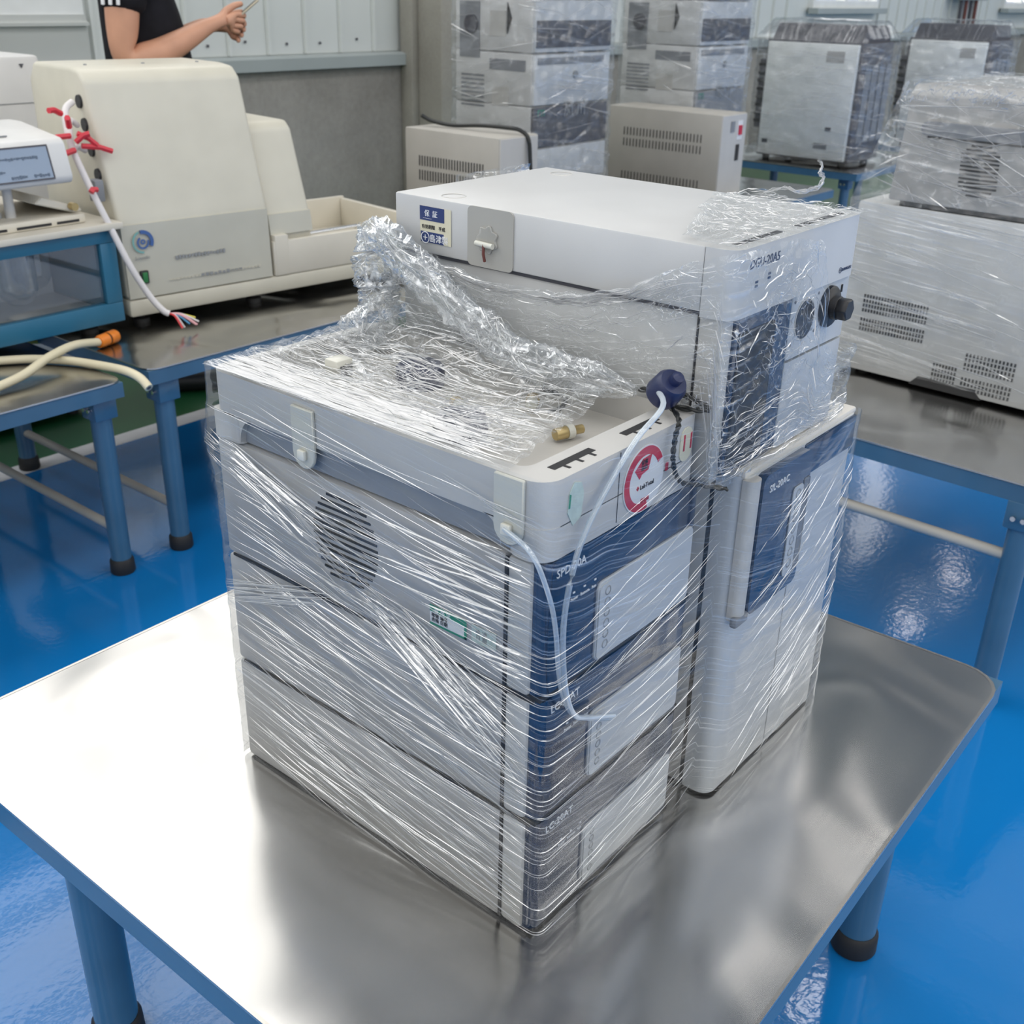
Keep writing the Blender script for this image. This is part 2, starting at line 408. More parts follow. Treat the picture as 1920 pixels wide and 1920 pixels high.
def smooth_path(pts, n=6):
    P_ = [Vector(p) for p in pts]; out = []
    for i in range(len(P_) - 1):
        p0, p1, p2, p3 = P_[max(i - 1, 0)], P_[i], P_[i + 1], P_[min(i + 2, len(P_) - 1)]
        for k in range(n):
            t = k / n
            out.append(.5 * ((2 * p1) + (p2 - p0) * t + (2 * p0 - 5 * p1 + 4 * p2 - p3) * t * t + (3 * p1 - p0 - 3 * p2 + p3) * t ** 3))
    out.append(P_[-1]); return out
# ================================================================== the hall
X0, X1, Y0, YW, ZC = -7.0, 20.0, -8.0, 4.4, 6.3
struct('floor', G().box(X0, X1, Y0, 2.59, -.06, 0), 'blue_floor', smooth=False)
struct('floor_green_zone', G().box(X0, X1, 2.67, YW + .2, -.06, 0), 'green_floor', smooth=False)
struct('trim_1', G().box(X0, X1, 2.59, 2.67, -.06, 0.0), 'line_white', smooth=False)
struct('wall_left', G().box(X0 - .2, X0, Y0, YW + .2, 0, ZC), 'wall_white', smooth=False)
for i in range(3):
    struct('window_%d' % (7 + i), G().rect((X0 + .03, Y0 + .8 + i * 4.0, 1.3), (0, 3.4, 0), (0, 0, 3.3)), 'side_fill_glow', smooth=False, fix=False)  # unseen glowing sheets, added to brighten the faces turned to the left wall
struct('wall_right', G().box(X1, X1 + .2, Y0, YW + .2, 0, ZC), 'wall_white', smooth=False)
struct('wall_front', G().box(X0, X1, Y0 - .2, Y0, 0, ZC), 'wall_white', smooth=False)
for i in range(5):
    struct('window_%d' % (10 + i), G().rect((X0 + .8 + i * 4.6, Y0 + .03, 1.3), (0, 0, 3.3), (4.0, 0, 0)), 'side_fill_glow', smooth=False, fix=False)  # unseen glowing sheets, added as fill for the stack fronts
# ceiling with roof-light strips let into it
strips = [(-0.2, -1.6), (-3.4, -4.6), (-6.2, -7.2)]
ys = [YW + .2] + [y for s_ in strips for y in s_] + [Y0]
cg = G()
for i in range(0, len(ys), 2): cg.box(X0, X1, ys[i + 1], ys[i], ZC, ZC + .15)
struct('ceiling', cg, 'ceiling_sheet', smooth=False)
for i, (a, b) in enumerate(strips):
    struct('window_%d' % (16 + i), G().rect((X0, b, ZC + .06), (0, a - b, 0), (X1 - X0, 0, 0)), 'roof_light', smooth=False, fix=False)
struct('window_15', G().rect((X0, 2.9, ZC - .02), (0, 1.4, 0), (3.7 - X0, 0, 0)), 'roof_light', smooth=False, fix=False)
# back wall: rendered dado, pressed trim, ribbed sheet above with window openings
TZ0, TZ1 = H + .43, H + .50
wb = struct('wall_back', G().box(X0, X1, YW, YW + .2, 0, TZ0), 'concrete', smooth=False)
struct('trim_2', G().prism([(YW - .05, TZ0), (YW - .05, TZ1 - .012), (YW - .02, TZ1), (YW + .2, TZ1), (YW + .2, TZ0 + .006), (YW - .03, TZ0 + .006), (YW - .03, TZ0)], X0, X1, 'x'), 'wall_trim', smooth=False)
wins = [(-5.4, 4.15, 2.45, 5.9), (9.49, 10.95, H + .735, H + 2.2), (12.75, 13.85, 3.3, 6.0), (14.8, 16.3, H + .735, H + 2.2)]
sheet = G()
def wall_rect(x0, x1, z0, z1): sheet.box(x0, x1, YW + .03, YW + .2, z0, z1)
xs = [X0] + [c for w in wins for c in w[:2]] + [X1]
for i in range(0, len(xs), 2): wall_rect(xs[i], xs[i + 1], TZ1, ZC)
for (a, b, c, d) in wins: wall_rect(a, b, TZ1, c); wall_rect(a, b, d, ZC)
up = struct('wall_back_sheet', sheet, 'wall_white', smooth=False)
# pressed sheet panels: each a shallow pan with a standing rib
pan = G().prism([(0, 0), (0.004, -.022), (.020, -.022), (.027, -.004), (.245, -.004), (.249, 0)], 0, .7, 'z')
pm = None
x = 2.30
while x < 17.5:
    inside = any(a - .26 < x < b + .02 for (a, b, c, d) in (wins[1], wins[3]))
    if not inside and not (4.08 < x < 4.75):
        if pm is None: pm = mk('panel', pan, 'wall_white', up, (x, YW + .03, TZ1 + .004), smooth=False); 
        else: clone(pm, up, (x, YW + .03, TZ1 + .004))
    x += .25
scr = None
for i in range(22):
    x = 2.41 + i * .25 + (.0 if i % 2 else .02)
    if 4.05 < x < 4.75: continue
    if scr is None: scr = mk('screw', G().lathe([(.002, -.012), (.007, -.010), (.007, -.004), (.004, 0)], n=8, axis='y'), 'dark_grey', up, (x, YW + .026, TZ1 + .055))
    else: clone(scr, up, (x, YW + .026, TZ1 + (.055 if i % 3 else .07)))
# plain infill and ledge under the big window on the left
struct('trim_3', G().box(X0, 2.27, YW - .01, YW + .03, TZ1, H + .655), 'wall_grey', smooth=False)
struct('trim_4', G().prism([(YW - .035, H + .655), (YW - .035, H + .668), (YW - .012, H + .675), (YW - .012, H + .70), (YW + .03, H + .70), (YW + .03, H + .655)], X0, 2.27, 'x'), 'wall_grey', smooth=False)
struct('trim_5', G().box(X0, 2.27, YW + .0, YW + .03, H + .70, 2.45), 'frame_white', smooth=False)
for i, (a, b, c, d) in enumerate(wins):
    w = bpy.data.objects.new('window_%d' % (i + 1), None); COL.objects.link(w); w['kind'] = 'structure'; w.location = (a, YW, c)
    n = 8 if i == 0 else 2; rows = 4 if i == 0 else 1; ins_ = .075 if i == 0 else .02
    fr = .07 if i == 0 else .06
    mk('window_frame', G().box(0, b - a, -.02, .1, 0, fr).box(0, b - a, -.02, .1, d - c - fr, d - c).box(0, fr, -.02, .1, fr, d - c - fr).box(b - a - fr, b - a, -.02, .1, fr, d - c - fr), 'frame_white', w, smooth=False)
    pw = (b - a - 2 * fr) / n; ph = (d - c - 2 * fr) / rows
    pane = None
    for k in range(n):
        for r_ in range(rows):
            p = (fr + k * pw, .06, fr + r_ * ph)
            if pane is None: pane = mk('pane', G().rect((.02, .005, ins_), (0, 0, ph - 2 * ins_), (pw - .04, 0, 0)), 'daylight_pane', w, p, smooth=False, fix=False)
            else: clone(pane, w, p)
        if k == 0 and rows > 1:
            for r_ in range(rows + 1): mk('transom', G().box(fr, b - a - fr, .02, .09, max(fr, fr + r_ * ph - ins_), min(d - c - fr, fr + r_ * ph + ins_)), 'wall_trim', w, smooth=False)
        if k: mk('mullion', G().box(-.03, .03, 0, .09, fr, d - c - fr), 'frame_white', w, (fr + k * pw, 0, 0), smooth=False)
    mk('window_sill', G().box(-.05, b - a + .05, -.10, .0, -.05, 0, .004), 'wall_trim', w, smooth=False)
# rough cast column
cgm = G()
def colface(a, b): return None
cgm.box(4.30, 4.74, 4.12, 4.4, 0, ZC, .02, 2)
struct('wall_column', cgm, 'column')
mk('render_strip', G().box(4.245, 4.302, 4.30, 4.40, 0, ZC, .012), 'column', bpy.data.objects['wall_column'])
# high-bay lamps under the roof
lamp = None
for i, (x, y) in enumerate([(6.7, 2.06), (5.74, 1.50), (8.4, .75), (13.6, 3.2), (12.0, 3.2)]):
    r = thing('high_bay_lamp', ['round high bay lamp hanging from the roof, nearest the tall wrapped towers', 'round high bay lamp hanging from the roof, nearest the front table',
        'round high bay lamp hanging from the roof above the right bench', 'round high bay lamp hanging from the roof, farthest along the hall', 'round high bay lamp hanging from the roof, second farthest along the hall'][i], 'lamp', (x, y, 5.85), group='high bay lamps')
    mk('lamp_housing', G().lathe([(.03, .45), (.03, .30), (.10, .27), (.13, .12), (.19, .02), (.19, .0), (.17, .01), (.11, .11), (.0005, .12)], n=24), 'mid_grey', r)
    mk('lamp_lens', G().lathe([(.0005, .02), (.16, .02), (.16, .012), (.0005, .012)], n=24), 'lamp_glow', r)

# ================================================================== steel topped tables
def steel_table(label, cx, cy, sx, sy, rz=0.0, legs=None, rc=.035, rail=None, rail_z=.2, group='steel topped tables with blue tube legs', lower=None, leg_r=.025):
    """top centred on (cx, cy); legs: local positions"""
    t = thing('steel_table', label, 'table', (cx, cy, 0), rz, group)
    a, b = sx / 2, sy / 2
    top = G().prism(rrect(-a, a, -b, b, rc, 5), H - .004, H - .0003, 'z')
    mk('tabletop', top, 'steel', t, smooth=False)
    # rolled bright lip round the sheet
    o = rrect(-a - .0012, a + .0012, -b - .0012, b + .0012, rc, 5); i_ = rrect(-a + .003, a - .003, -b + .003, b - .003, rc - .003, 5)
    g = G(); n = len(o)
    v = [(p[0], p[1], H) for p in o] + [(p[0], p[1], H - .0035) for p in o] + [(p[0], p[1], H) for p in i_]
    f = [(k, (k + 1) % n, n + (k + 1) % n, n + k) for k in range(n)] + [(k, 2 * n + k, 2 * n + (k + 1) % n, (k + 1) % n) for k in range(n)]
    g.add(v, f); mk('lip', g, 'steel_edge', t, smooth=False)
    # apron channels on the four sides
    ins, ht = .0015, .036
    for nm, q in (('apron', (-a + ins, a - ins, -b + ins, -b + ins + .03)), ('apron', (-a + ins, a - ins, b - ins - .03, b - ins)), ('apron', (-a + ins, -a + ins + .03, -b + ins + .03, b - ins - .03)), ('apron', (a - ins - .03, a - ins, -b + ins + .03, b - ins - .03))):
        g = G().box(q[0], q[1], q[2], q[3], H - .005 - ht, H - .005)
        mk(nm, g, 'blue_paint', t, smooth=False)
    legs = legs or [(-a + .1, -b + .1), (a - .1, -b + .1), (-a + .1, b - .1), (a - .1, b - .1)]
    lm = fm = bm_ = None
    for (x, y) in legs:
        if lm is None:
            lm = mk('leg', G().lathe([(leg_r, .02), (leg_r, H - .008)], n=24), 'blue_paint', t, (x, y, 0))
            fm = mk('foot_cap', G().lathe([(leg_r + .004, 0), (leg_r + .006, .004), (leg_r + .005, .034), (leg_r + .001, .040)], n=24), 'rubber', lm)
            lg = lm
        else:
            lg = clone(lm, t, (x, y, 0)); clone(fm, lg)
        s_ = -1 if x < 0 else 1
        g = G().box(-.03, .03, -.03, .03, H - .10, H - .040, .003)
        if bm_ is None: bm_ = mk('bracket', g, 'blue_paint', lg)
        else: clone(bm_, lg)
        for (bx, by) in ((-.031, .012), (-.031, -.008)):
            mk('bolt', G().lathe([(.0055, -.005), (.0055, 0), (.003, .001)][::1], n=8, axis='x'), 'chrome', lg, (bx, by, H - .075))
    if rail:
        for (x0, y0, x1, y1) in rail:
            mk('rail', G().tube([(x0, y0, rail_z), (x1, y1, rail_z)], .012, 10), 'stab_grey' if lower is None else lower, t)
    return t
T0 = steel_table('square steel topped table in front carrying the film wrapped instrument stack', .275, .277, 1.024, 1.002, math.radians(.8),
    legs=[(-.405, .355), (.437, -.395), (-.405, -.395), (.42, .36)], leg_r=.030, rc=.055)
steel_table('steel topped bench at the left edge under the vessel bath', -.245, 2.22, 1.85, .90, 0, legs=[(.93 , -.39), (-.8, -.39), (.85, .39), (-.8, .39)][0:0] or [(.89, -.385), (-.82, -.385), (.89, .385), (-.82, .385)], rail=[(.89, .385, .89, -.385)], rail_z=.12)
steel_table('steel topped bench under the cream machine', 1.70, 2.24, 1.88, .90, 0, legs=[(-.875, -.40), (.85, -.40), (-.875, .385), (.85, .385)], rail=[(-.875, .385, -.875, -.40)], rail_z=.12)
steel_table('steel topped bench under the tall wrapped towers', 3.65, 2.24, 1.88, .90, 0)
steel_table('steel topped bench on the right under the large wrapped white instrument', 1.99, .78, .90, 1.80, math.radians(-2.0), legs=[(-.42, -.83), (.40, -.83), (-.42, .83), (.40, .83)], rail=[(-.42, -.83, -.42, .83)], rail_z=.35)
steel_table('steel topped table far back under the nearer wrapped black and white instrument', 5.62, 2.42, .94, 1.0, 0)
steel_table('steel topped table far back at the right, under the farther wrapped black and white instrument', 6.95, 2.05, .94, 1.1, 0)
# ================================================================== the instrument stack on the front table
SW, SD, UH = .26, .436, .14
def button_column(parent, x0, x1, z0, z1, y, n=6):
    mk('button_strip', G().prism(rrect(x0, x1, z0, z1, .006), y - .0012, y, 'y'), 'panel_white', parent, smooth=False)
    step = (z1 - z0 - .01) / n; bt = None
    for k in range(n):
        c = ((x0 + x1) / 2, y - .0013, z0 + .008 + step * (k + .45))
        g = G(); rr = min(step * .42, (x1 - x0) * .40); nn = 18
        v = []; f = []
        for j in range(nn):
            a = 2 * math.pi * j / nn
            v += [(rr * math.cos(a), 0, rr * math.sin(a)), (rr * .78 * math.cos(a), -.0005, rr * .78 * math.sin(a))]
        for j in range(nn): f.append((2 * j, (2 * j + 2) % (2 * nn), (2 * j + 3) % (2 * nn), 2 * j + 1))
        g.add(v, f)
        if bt is None: bt = mk('button', g, 'grey_ink', parent, c, smooth=False)
        else: clone(bt, parent, c)
def lc_unit(label, z, model, panel_z, vent=False):
    t = thing('chromatograph_module', label, 'lab instrument', (0, 0, z), group='stacked modules of the front instrument')
    mk('housing', G().box(0, SW, .036, SD, .002, UH - .001, .004), 'body_grey', t)
    mk('corner_post', G().box(.0, .018, .008, .034, .003, UH - .002, .004), 'plastic_white', t)
    mk('corner_post', G().box(SW - .010, SW, .008, .034, .003, UH - .002, .004), 'plastic_white', t)
    mk('seam', G().box(-.0004, .002, .0335, .0365, .004, UH - .004), 'dark_slot', t, smooth=False)
    # front: glossy dark blue fascia with rounded vertical edges
    fp = G().front_round(.004, SW - .002, -.004, .020, .004, UH - .0025, .011)
    mk('fascia', fp, 'navy', t)
    mk('seam', G().box(-.0008, .001, -.0, SD - .01, -.0005, .0022), 'dark_slot', t, smooth=False)
    mk('front_seam', G().box(.004, SW - .004, -.0035, .03, -.0006, .0042), 'dark_slot', t, smooth=False)
    z0, z1 = panel_z
    mk('cover_panel', G().prism(rrect(.082, .246, z0, z1, .007), -.0065, -.003, 'y', .0008, 1), 'panel_white', t)
    button_column(t, .083, .108, z0 + .002, z1 - .003, -.0065)
    text('model_mark', model, .0115, (.020, -.0043, UH - .020), FRONT, 'white_ink', t)
    text('indicator_mark', 'Power   Remote   Run', .0042, (.042, -.0043, UH - .052), FRONT, 'white_ink', t)
    for k in range(3): mk('indicator', G().box(.045 + k * .016, .048 + k * .016, -.0046, -.004, UH - .045, UH - .0435), 'white_ink', t, smooth=False)
    # left side handle recess line
    if vent:
        for k in range(14):                     # round fan grille of level slots, left side
            dz = (k - 6.5) * .0068; hw = .046 * math.sqrt(max(0.0, 1 - (dz / .052) ** 2))
            mk('louvre', G().box(-.0009, .0015, .240 - hw, .240 + hw, .080 + dz - .0012, .080 + dz + .0012), 'dark_slot', t, smooth=False)
    return t
U1 = lc_unit('bottom module of the wrapped stack, dark blue fascia, resting on the steel table', H, 'LC-20AT', (.012, .086))
U2 = lc_unit('middle module of the wrapped stack, dark blue fascia, just under the vented module', H + UH, 'LC-20AT', (.010, .088))
U3 = lc_unit('third module of the wrapped stack, dark blue fascia, round slotted side vent, green sticker', H + 2 * UH, 'SPD-20A', (.006, .090), vent=True)
for k in range(4):
    mk('foot', G().lathe([(.012, -.0), (.012, .004)], n=12), 'rubber', U1, (.03 if k % 2 else .23, .05 if k < 2 else .39, 0))
# green certificate sticker on the side of the third module
def sticker(parent, name, y0, y1, z0, z1, parts, x=-.0008):
    s = mk(name, G().box(x - .0005, x, min(y0, y1), max(y0, y1), z0, z1), parts[0], parent, smooth=False)
    return s
s = sticker(U3, 'sticker', .125, .079, .034, .055, ('paper_white',))
mk('sticker_band', G().box(-.0016, -.0012, .079, .125, .048, .055), 'label_green', s, smooth=False)
mk('sticker_band', G().box(-.0016, -.0012, .079, .082, .034, .048), 'label_green', s, smooth=False)
mk('sticker_band', G().box(-.0016, -.0012, .079, .125, .034, .036), 'label_green', s, smooth=False)
text('sticker_text', '合 格 证', .0058, (-.0017, .119, .0492), LEFT, 'white_ink', s)
text('sticker_text', '检验 编号\n合格 日期', .0048, (-.0015, .123, .0430), LEFT, 'black_ink', s)
s = sticker(U3, 'sticker', .073, .044, .036, .054, ('label_pale',))
text('sticker_text', '校 准\n日 期', .006, (-.0015, .068, .0462), LEFT, 'grey_ink', s)

# ---- reservoir tray on top of the left stack
tr = thing('reservoir_tray', 'white open tray on top of the wrapped stack with red round sticker on its front', 'tray', (0, 0, H + .42), group='stacked modules of the front instrument')
TW, TH = .243, .074
# outer wall ring: rounded rectangle outline with an arched cut in the left skirt
def ring_wall(out, inn, z0, z1):
    n = len(out); g = G()
    v = [(p[0], p[1], z0) for p in out] + [(p[0], p[1], z1) for p in out] + [(p[0], p[1], z1) for p in inn] + [(p[0], p[1], z0) for p in inn]
    f = []
    for k in range(n):
        j = (k + 1) % n
        f += [(k, j, n + j, n + k), (n + k, n + j, 2 * n + j, 2 * n + k), (2 * n + k, 2 * n + j, 3 * n + j, 3 * n + k), (3 * n + k, 3 * n + j, j, k)]
    return g.add(v, f)
out = rrect(-.002, TW, -.006, SD + .002, .022, 6); inn = rrect(.016, TW - .012, .030, SD - .012, .014, 6)
mk('tray_wall', ring_wall(out, inn, .030, TH), 'plastic_white', tr)
lo = G()
lo.prism(rrect(-.002, TW, -.006, .040, .020, 6), .0005, .031, 'z')
lo.prism(rrect(-.002, TW, .392, SD + .002, .007, 5), .0005, .031, 'z')
mk('tray_skirt', lo, 'plastic_white', tr)
arch = G()
for (y0, sgn) in ((.040, 1), (.392, -1)):
    pts = [(y0, .031), (y0, .003)] + [(y0 + sgn * (.022 - .022 * math.cos(a)), .003 + .028 * math.sin(a)) for a in [i * math.pi / 16 for i in range(9)]]
    arch.prism(pts, -.002, .014, 'x')
mk('skirt_arch', arch, 'plastic_white', tr, smooth=False)
mk('recess', G().box(.005, TW - .01, .03, SD - .03, .002, .031), 'recess_shade_grey', tr, smooth=False)  # filler block; shade of the gap under the tray put into its grey
mk('tray_floor', G().box(.014, TW - .01, .028, SD - .01, .040, .045), 'plastic_warm', tr, smooth=False)
# slots with teeth along the front rim
for (xa, xb) in ((.030, .088), (.135, .190)):
    mk('rim_slot', G().box(xa, xb, .010, .018, TH - .004, TH + .0004), 'dark_slot', tr, smooth=False)
    for k in range(3):
        x_ = xa + (xb - xa) * (k + .6) / 3.2
        mk('rim_tooth', G().box(x_, x_ + .003, .003, .011, TH - .003, TH + .0005), 'dark_slot', tr, smooth=False)
# corner seams of the front moulding
mk('seam', G().box(.1030, .1034, -.0066, -.005, .004, TH - .002), 'dark_slot', tr, smooth=False)
# adhesive hook pads on the left wall
for (y_, z_) in ((.030, .072), (.288, .066)):
    pad = mk('hook_pad', G().prism([(y_ - .016, z_ + .002), (y_ + .016, z_ + .002)] + [(y_ + .016 * math.cos(a), z_ - .045 + .016 * math.sin(a)) for a in [-i * math.pi / 8 for i in range(9)]], -.0062, -.0022, 'x', .001, 1), 'milk_plastic', tr)
    mk('hook_pin', G().box(-.011, -.006, y_ - .006, y_ + .004, z_ - .050, z_ - .040, .001), 'milk_plastic', pad)
# stickers on the tray front
s = mk('torn_sticker', G().prism([(.036, .026), (.047, .031), (.050, .052), (.046, .063), (.036, .066), (.030, .058), (.028, .040)], -.0070, -.0062, 'y'), 'label_pale', tr, smooth=False)
mk('sticker_band', G().prism([(.0285, .044), (.0305, .044), (.0315, .056), (.0295, .057)], -.0074, -.0069, 'y'), 'label_green', s, smooth=False)
def disc(cx, cz, r, y0, y1, a0=0, a1=360, rin=0, n=40):
    o = [(cx + r * math.cos(math.radians(a0 + (a1 - a0) * k / n)), cz + r * math.sin(math.radians(a0 + (a1 - a0) * k / n))) for k in range(n + (a1 - a0 != 360))]
    if rin > 0: o += [(cx + rin * math.cos(math.radians(a1 + (a0 - a1) * k / n)), cz + rin * math.sin(math.radians(a1 + (a0 - a1) * k / n))) for k in range(n + 1)]
    return G().prism(o, y0, y1, 'y')
cx, cz, rr = .143, .034, .033
s = mk('round_sticker', disc(cx, cz, rr, -.0070, -.0062), 'paper_white', tr, smooth=False, label='round white sticker with red ring')
mk('sticker_ring', disc(cx, cz, rr * .96, -.0074, -.0069, 25, 285, rr * .72), 'red_ink', s, smooth=False)
mk('sticker_flag', G().prism([(cx - .016, cz + .012), (cx - .004, cz + .021), (cx + .010, cz + .022), (cx + .006, cz + .008), (cx - .004, cz + .006), (cx - .008, cz + .002)], -.0074, -.0069, 'y'), 'red_ink', s, smooth=False)
text('sticker_text', '保修\n易碎', .0055, (cx - .007, -.0075, cz + .0155), FRONT, 'black_ink', s)
text('sticker_text', 'LabTotal', .0064, (cx - .006, -.0073, cz - .009), FRONT, 'black_ink', s)
mk('sticker_mark', G().box(cx - .0115, cx - .0075, -.0074, -.0069, cz - .0075, cz - .0060).box(cx - .0103, cx - .0087, -.0074, -.0069, cz - .0088, cz - .0047), 'red_ink', s, smooth=False)
text('sticker_text', '请勿撕', .0048, (cx - .004, -.0073, cz - .023), FRONT, 'red_ink', s)
mk('red_tab', G().box(.180, .184, -.0070, -.0062, .030, .038), 'red_ink', tr, smooth=False)
s = mk('number_sticker', G().prism(rrect(.203, .224, .030, .064, .0098, 6), -.0070, -.0062, 'y'), 'paper_cream', tr, smooth=False)
text('number', '11', .024, (.2035, -.0072, .041), FRONT, 'red_ink', s)

# ---- autosampler standing beside the stack
XA, XB, YA, AZ = .2975, .570, -.032, .410
au = thing('autosampler', 'tall white autosampler beside the stack with a dark blue door at its upper left', 'lab instrument', (0, 0, H), group='stacked modules of the front instrument')
mk('housing', G().box(XA + .001, XB - .002, .0075, SD, .004, AZ - .012, .003), 'body_light', au)
fc = G().front_round(XA, XB, YA, .002, .004, AZ, .016)
mk('front_cover', fc, 'panel_white', au)
mk('cover_gap', G().box(XA + .0015, XB - .004, .0018, .0078, .005, AZ - .012), 'dark_slot', au, smooth=False)
mk('top_rim', G().box(XA + .002, XB - .002, YA + .002, .016, AZ - .002, AZ + .006, .003), 'plastic_warm', au)
mk('top_plate', G().box(XA + .014, XB - .004, .016, SD - .002, AZ - .014, AZ - .004, .002), 'body_light', au)
mk('top_slot', G().box(.455, .535, -.012, .006, AZ + .002, AZ + .0065), 'dark_slot', au, smooth=False)
dr = mk('door', G().box(XA + .022, .432, YA - .010, YA + .002, .243, AZ - .002, .010, 3, 'y'), 'navy', au)
mk('door_edge', G().front_round(XA + .0005, XA + .0215, YA - .010, YA + .004, .243, AZ - .002, .009), 'plastic_white', au)
mk('door_hinge', G().box(XA - .004, XA + .024, YA - .011, YA - .002, .238, .250, .003), 'mid_grey', au)
text('model_mark', 'SIL-20AC', .0115, (XA + .036, YA - .0103, AZ - .024), FRONT, 'white_ink', dr)
button_column(dr, .392, .416, .262, .372, YA - .0103, 7)
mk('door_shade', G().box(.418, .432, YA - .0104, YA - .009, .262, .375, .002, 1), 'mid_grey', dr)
mk('blue_band', G().box(.430, XB - .008, YA - .0022, YA + .004, .368, AZ - .001, .002), 'navy', au)
mk('panel_seam', G().box(.434, .4346, YA - .0006, YA + .002, .01, .366), 'grey_ink', au, smooth=False)
for k in range(4): mk('foot', G().lathe([(.014, 0), (.014, .006)], n=12), 'rubber', au, (.33 if k % 2 else .54, .02 if k < 2 else .40, 0))

# ---- valve unit on the autosampler, degasser on the valve unit
VX0, VX1, VY, VZ0, VZ1 = .246, .508, -.022, AZ + .0065, .583
va = thing('valve_unit', 'valve module with two black knobs between the autosampler and the top box', 'lab instrument', (0, 0, H), group='stacked modules of the front instrument')
mk('housing', G().box(VX0, VX1, .012, .398, VZ0, VZ1, .003), 'body_light', va)
mk('corner_post', G().box(VX0, VX0 + .016, VY + .004, .011, VZ0, VZ1, .003), 'plastic_white', va)
mk('seam', G().box(VX0 - .0002, VX0 + .002, .0108, .0122, VZ0, VZ1), 'dark_slot', va, smooth=False)
mk('fascia', G().box(VX0 + .016, .372, VY, .010, VZ0 + .002, VZ1 - .001, .002, 1), 'navy', va)
mk('fascia_window', G().box(.266, .338, VY - .0014, VY + .001, .428, .566, .002, 1), 'black', va)
mk('valve_panel', G().box(.373, VX1, VY, .010, .515, VZ1 - .001, .004, 2, 'z'), 'panel_white', va)
mk('lower_panel', G().box(.373, VX1, VY, .010, VZ0 + .002, .512, .004, 2, 'z'), 'panel_white', va)
mk('valve_bore', G().lathe([(.0205, -.0012), (.0205, .0), (.019, .001), (.0185, -.0006)], (.404, VY, .553), n=28, axis='y'), 'black', va)
mk('valve_bezel', G().lathe([(.0225, -.0008), (.0225, .001), (.020, .001)], (.404, VY, .553), n=28, axis='y'), 'plastic_white', va)
kb = mk('knob', G().lathe([(.022, 0), (.022, -.004), (.020, -.006), (.0130, -.0075), (.0125, -.013), (.0110, -.014)], (.458, VY, .556), n=28, axis='y'), 'black', va)
gk = G()
gk.prism([(.458 + .0125 * math.cos(a), .556 + .0125 * math.sin(a)) for a in [i * math.pi / 3 for i in range(6)]], VY - .025, VY - .012, 'y', .0015, 1)
mk('knob_grip', gk, 'black', kb)
mk('latch', G().box(.486, .489, VY - .001, VY + .001, .566, .574), 'dark_slot', va, smooth=False)
for (x_, z_) in ((.378, .530), (.378, .575), (.431, .535), (.431, .575)): mk('screw', G().lathe([(.0016, -.0008), (.0016, .0005)], (x_, VY, z_), n=8, axis='y'), 'mid_grey', va)
DX0, DX1, DY0, DY1, DZ0, DZ1 = .237, .507, -.027, .400, .5835, .648
dg = thing('degasser', 'flat white box on top of the wrapped instrument stack with a blue and cream sticker', 'lab instrument', (0, 0, H), group='stacked modules of the front instrument')
mk('lid', G().box(DX0, DX1, .006, DY1, DZ0 + .004, DZ1, .0025), 'body_light', dg)
mk('front_cover', G().front_round(DX0 - .0004, DX1 + .0004, DY0, .0055, DZ0, DZ1 - .0002, .016, 7), 'body_light', dg)
mk('base', G().box(DX0 + .006, DX1 - .004, .004, DY1 - .004, DZ0 - .0005, DZ0 + .006), 'dark_grey', dg, smooth=False)
mk('seam', G().box(DX0 + .0004, DX0 + .002, .0054, .0061, DZ0 + .004, DZ1 - .001), 'dark_slot', dg, smooth=False)
mk('rim_slot', G().box(.385, .484, -.014, -.006, DZ1 - .004, DZ1 + .0001), 'dark_slot', dg, smooth=False)
mk('rim_slot', G().box(.262, .350, -.014, -.006, DZ1 - .004, DZ1 + .0001), 'dark_slot', dg, smooth=False)
text('model_mark', 'DGU-20A5', .0125, (.262, DY0 - .0002, .628), FRONT, 'navy_ink', dg)
text('maker_mark', '⊕SHIMADZU', .0046, (.462, DY0 - .0002, .592), FRONT, 'navy_ink', dg)
for (x_, z_) in ((.276, .613), (.276, .609), (.300, .617), (.300, .613)): mk('indicator', G().box(x_, x_ + .005, DY0 - .0005, DY0, z_, z_ + .0022), 'navy_ink', dg, smooth=False)
for (x_, y_) in ((.262, .335), (.476, .352)):
    g = G(); nn = 28; v = []; f = []
    for j in range(nn):
        a = 2 * math.pi * j / nn; c_, s_ = math.cos(a), math.sin(a)
        v += [(x_ + .014 * c_, y_ + .014 * s_, DZ1 - .0002), (x_ + .0135 * c_, y_ + .0135 * s_, DZ1 + .0007), (x_ + .0125 * c_, y_ + .0125 * s_, DZ1 + .0003)]
    for j in range(nn):
        k = (j + 1) % nn; f += [(3 * j, 3 * k, 3 * k + 1, 3 * j + 1), (3 * j + 1, 3 * k + 1, 3 * k + 2, 3 * j + 2)]
    g.add(v, f); mk('foot_dimple', g, 'plastic_white', dg)
# maker's guarantee sticker on the left side (blue over cream)
X_ = DX0 - .0006
s = mk('guarantee_sticker', G().box(X_ - .0004, X_, .3155, .361, .600, .6385), 'paper_cream', dg, smooth=False, label='blue and cream guarantee sticker')
mk('sticker_band', G().box(X_ - .0007, X_ - .0003, .325, .361, .6235, .6385), 'label_blue', s, smooth=False)
mk('sticker_band', G().box(X_ - .0007, X_ - .0003, .326, .360, .600, .6115), 'label_blue', s, smooth=False)
text('sticker_text', '保  証', .0076, (X_ - .0008, .354, .6285), LEFT, 'white_ink', s)
text('sticker_text', '━━━━━━━━', .0016, (X_ - .0008, .356, .6252), LEFT, 'white_ink', s)
text('sticker_text', '有効期限　平成', .0050, (X_ - .0006, .3585, .6150), LEFT, 'black_ink', s)
text('sticker_text', '⊕島津製', .0092, (X_ - .0008, .3595, .6018), LEFT, 'white_ink', s)
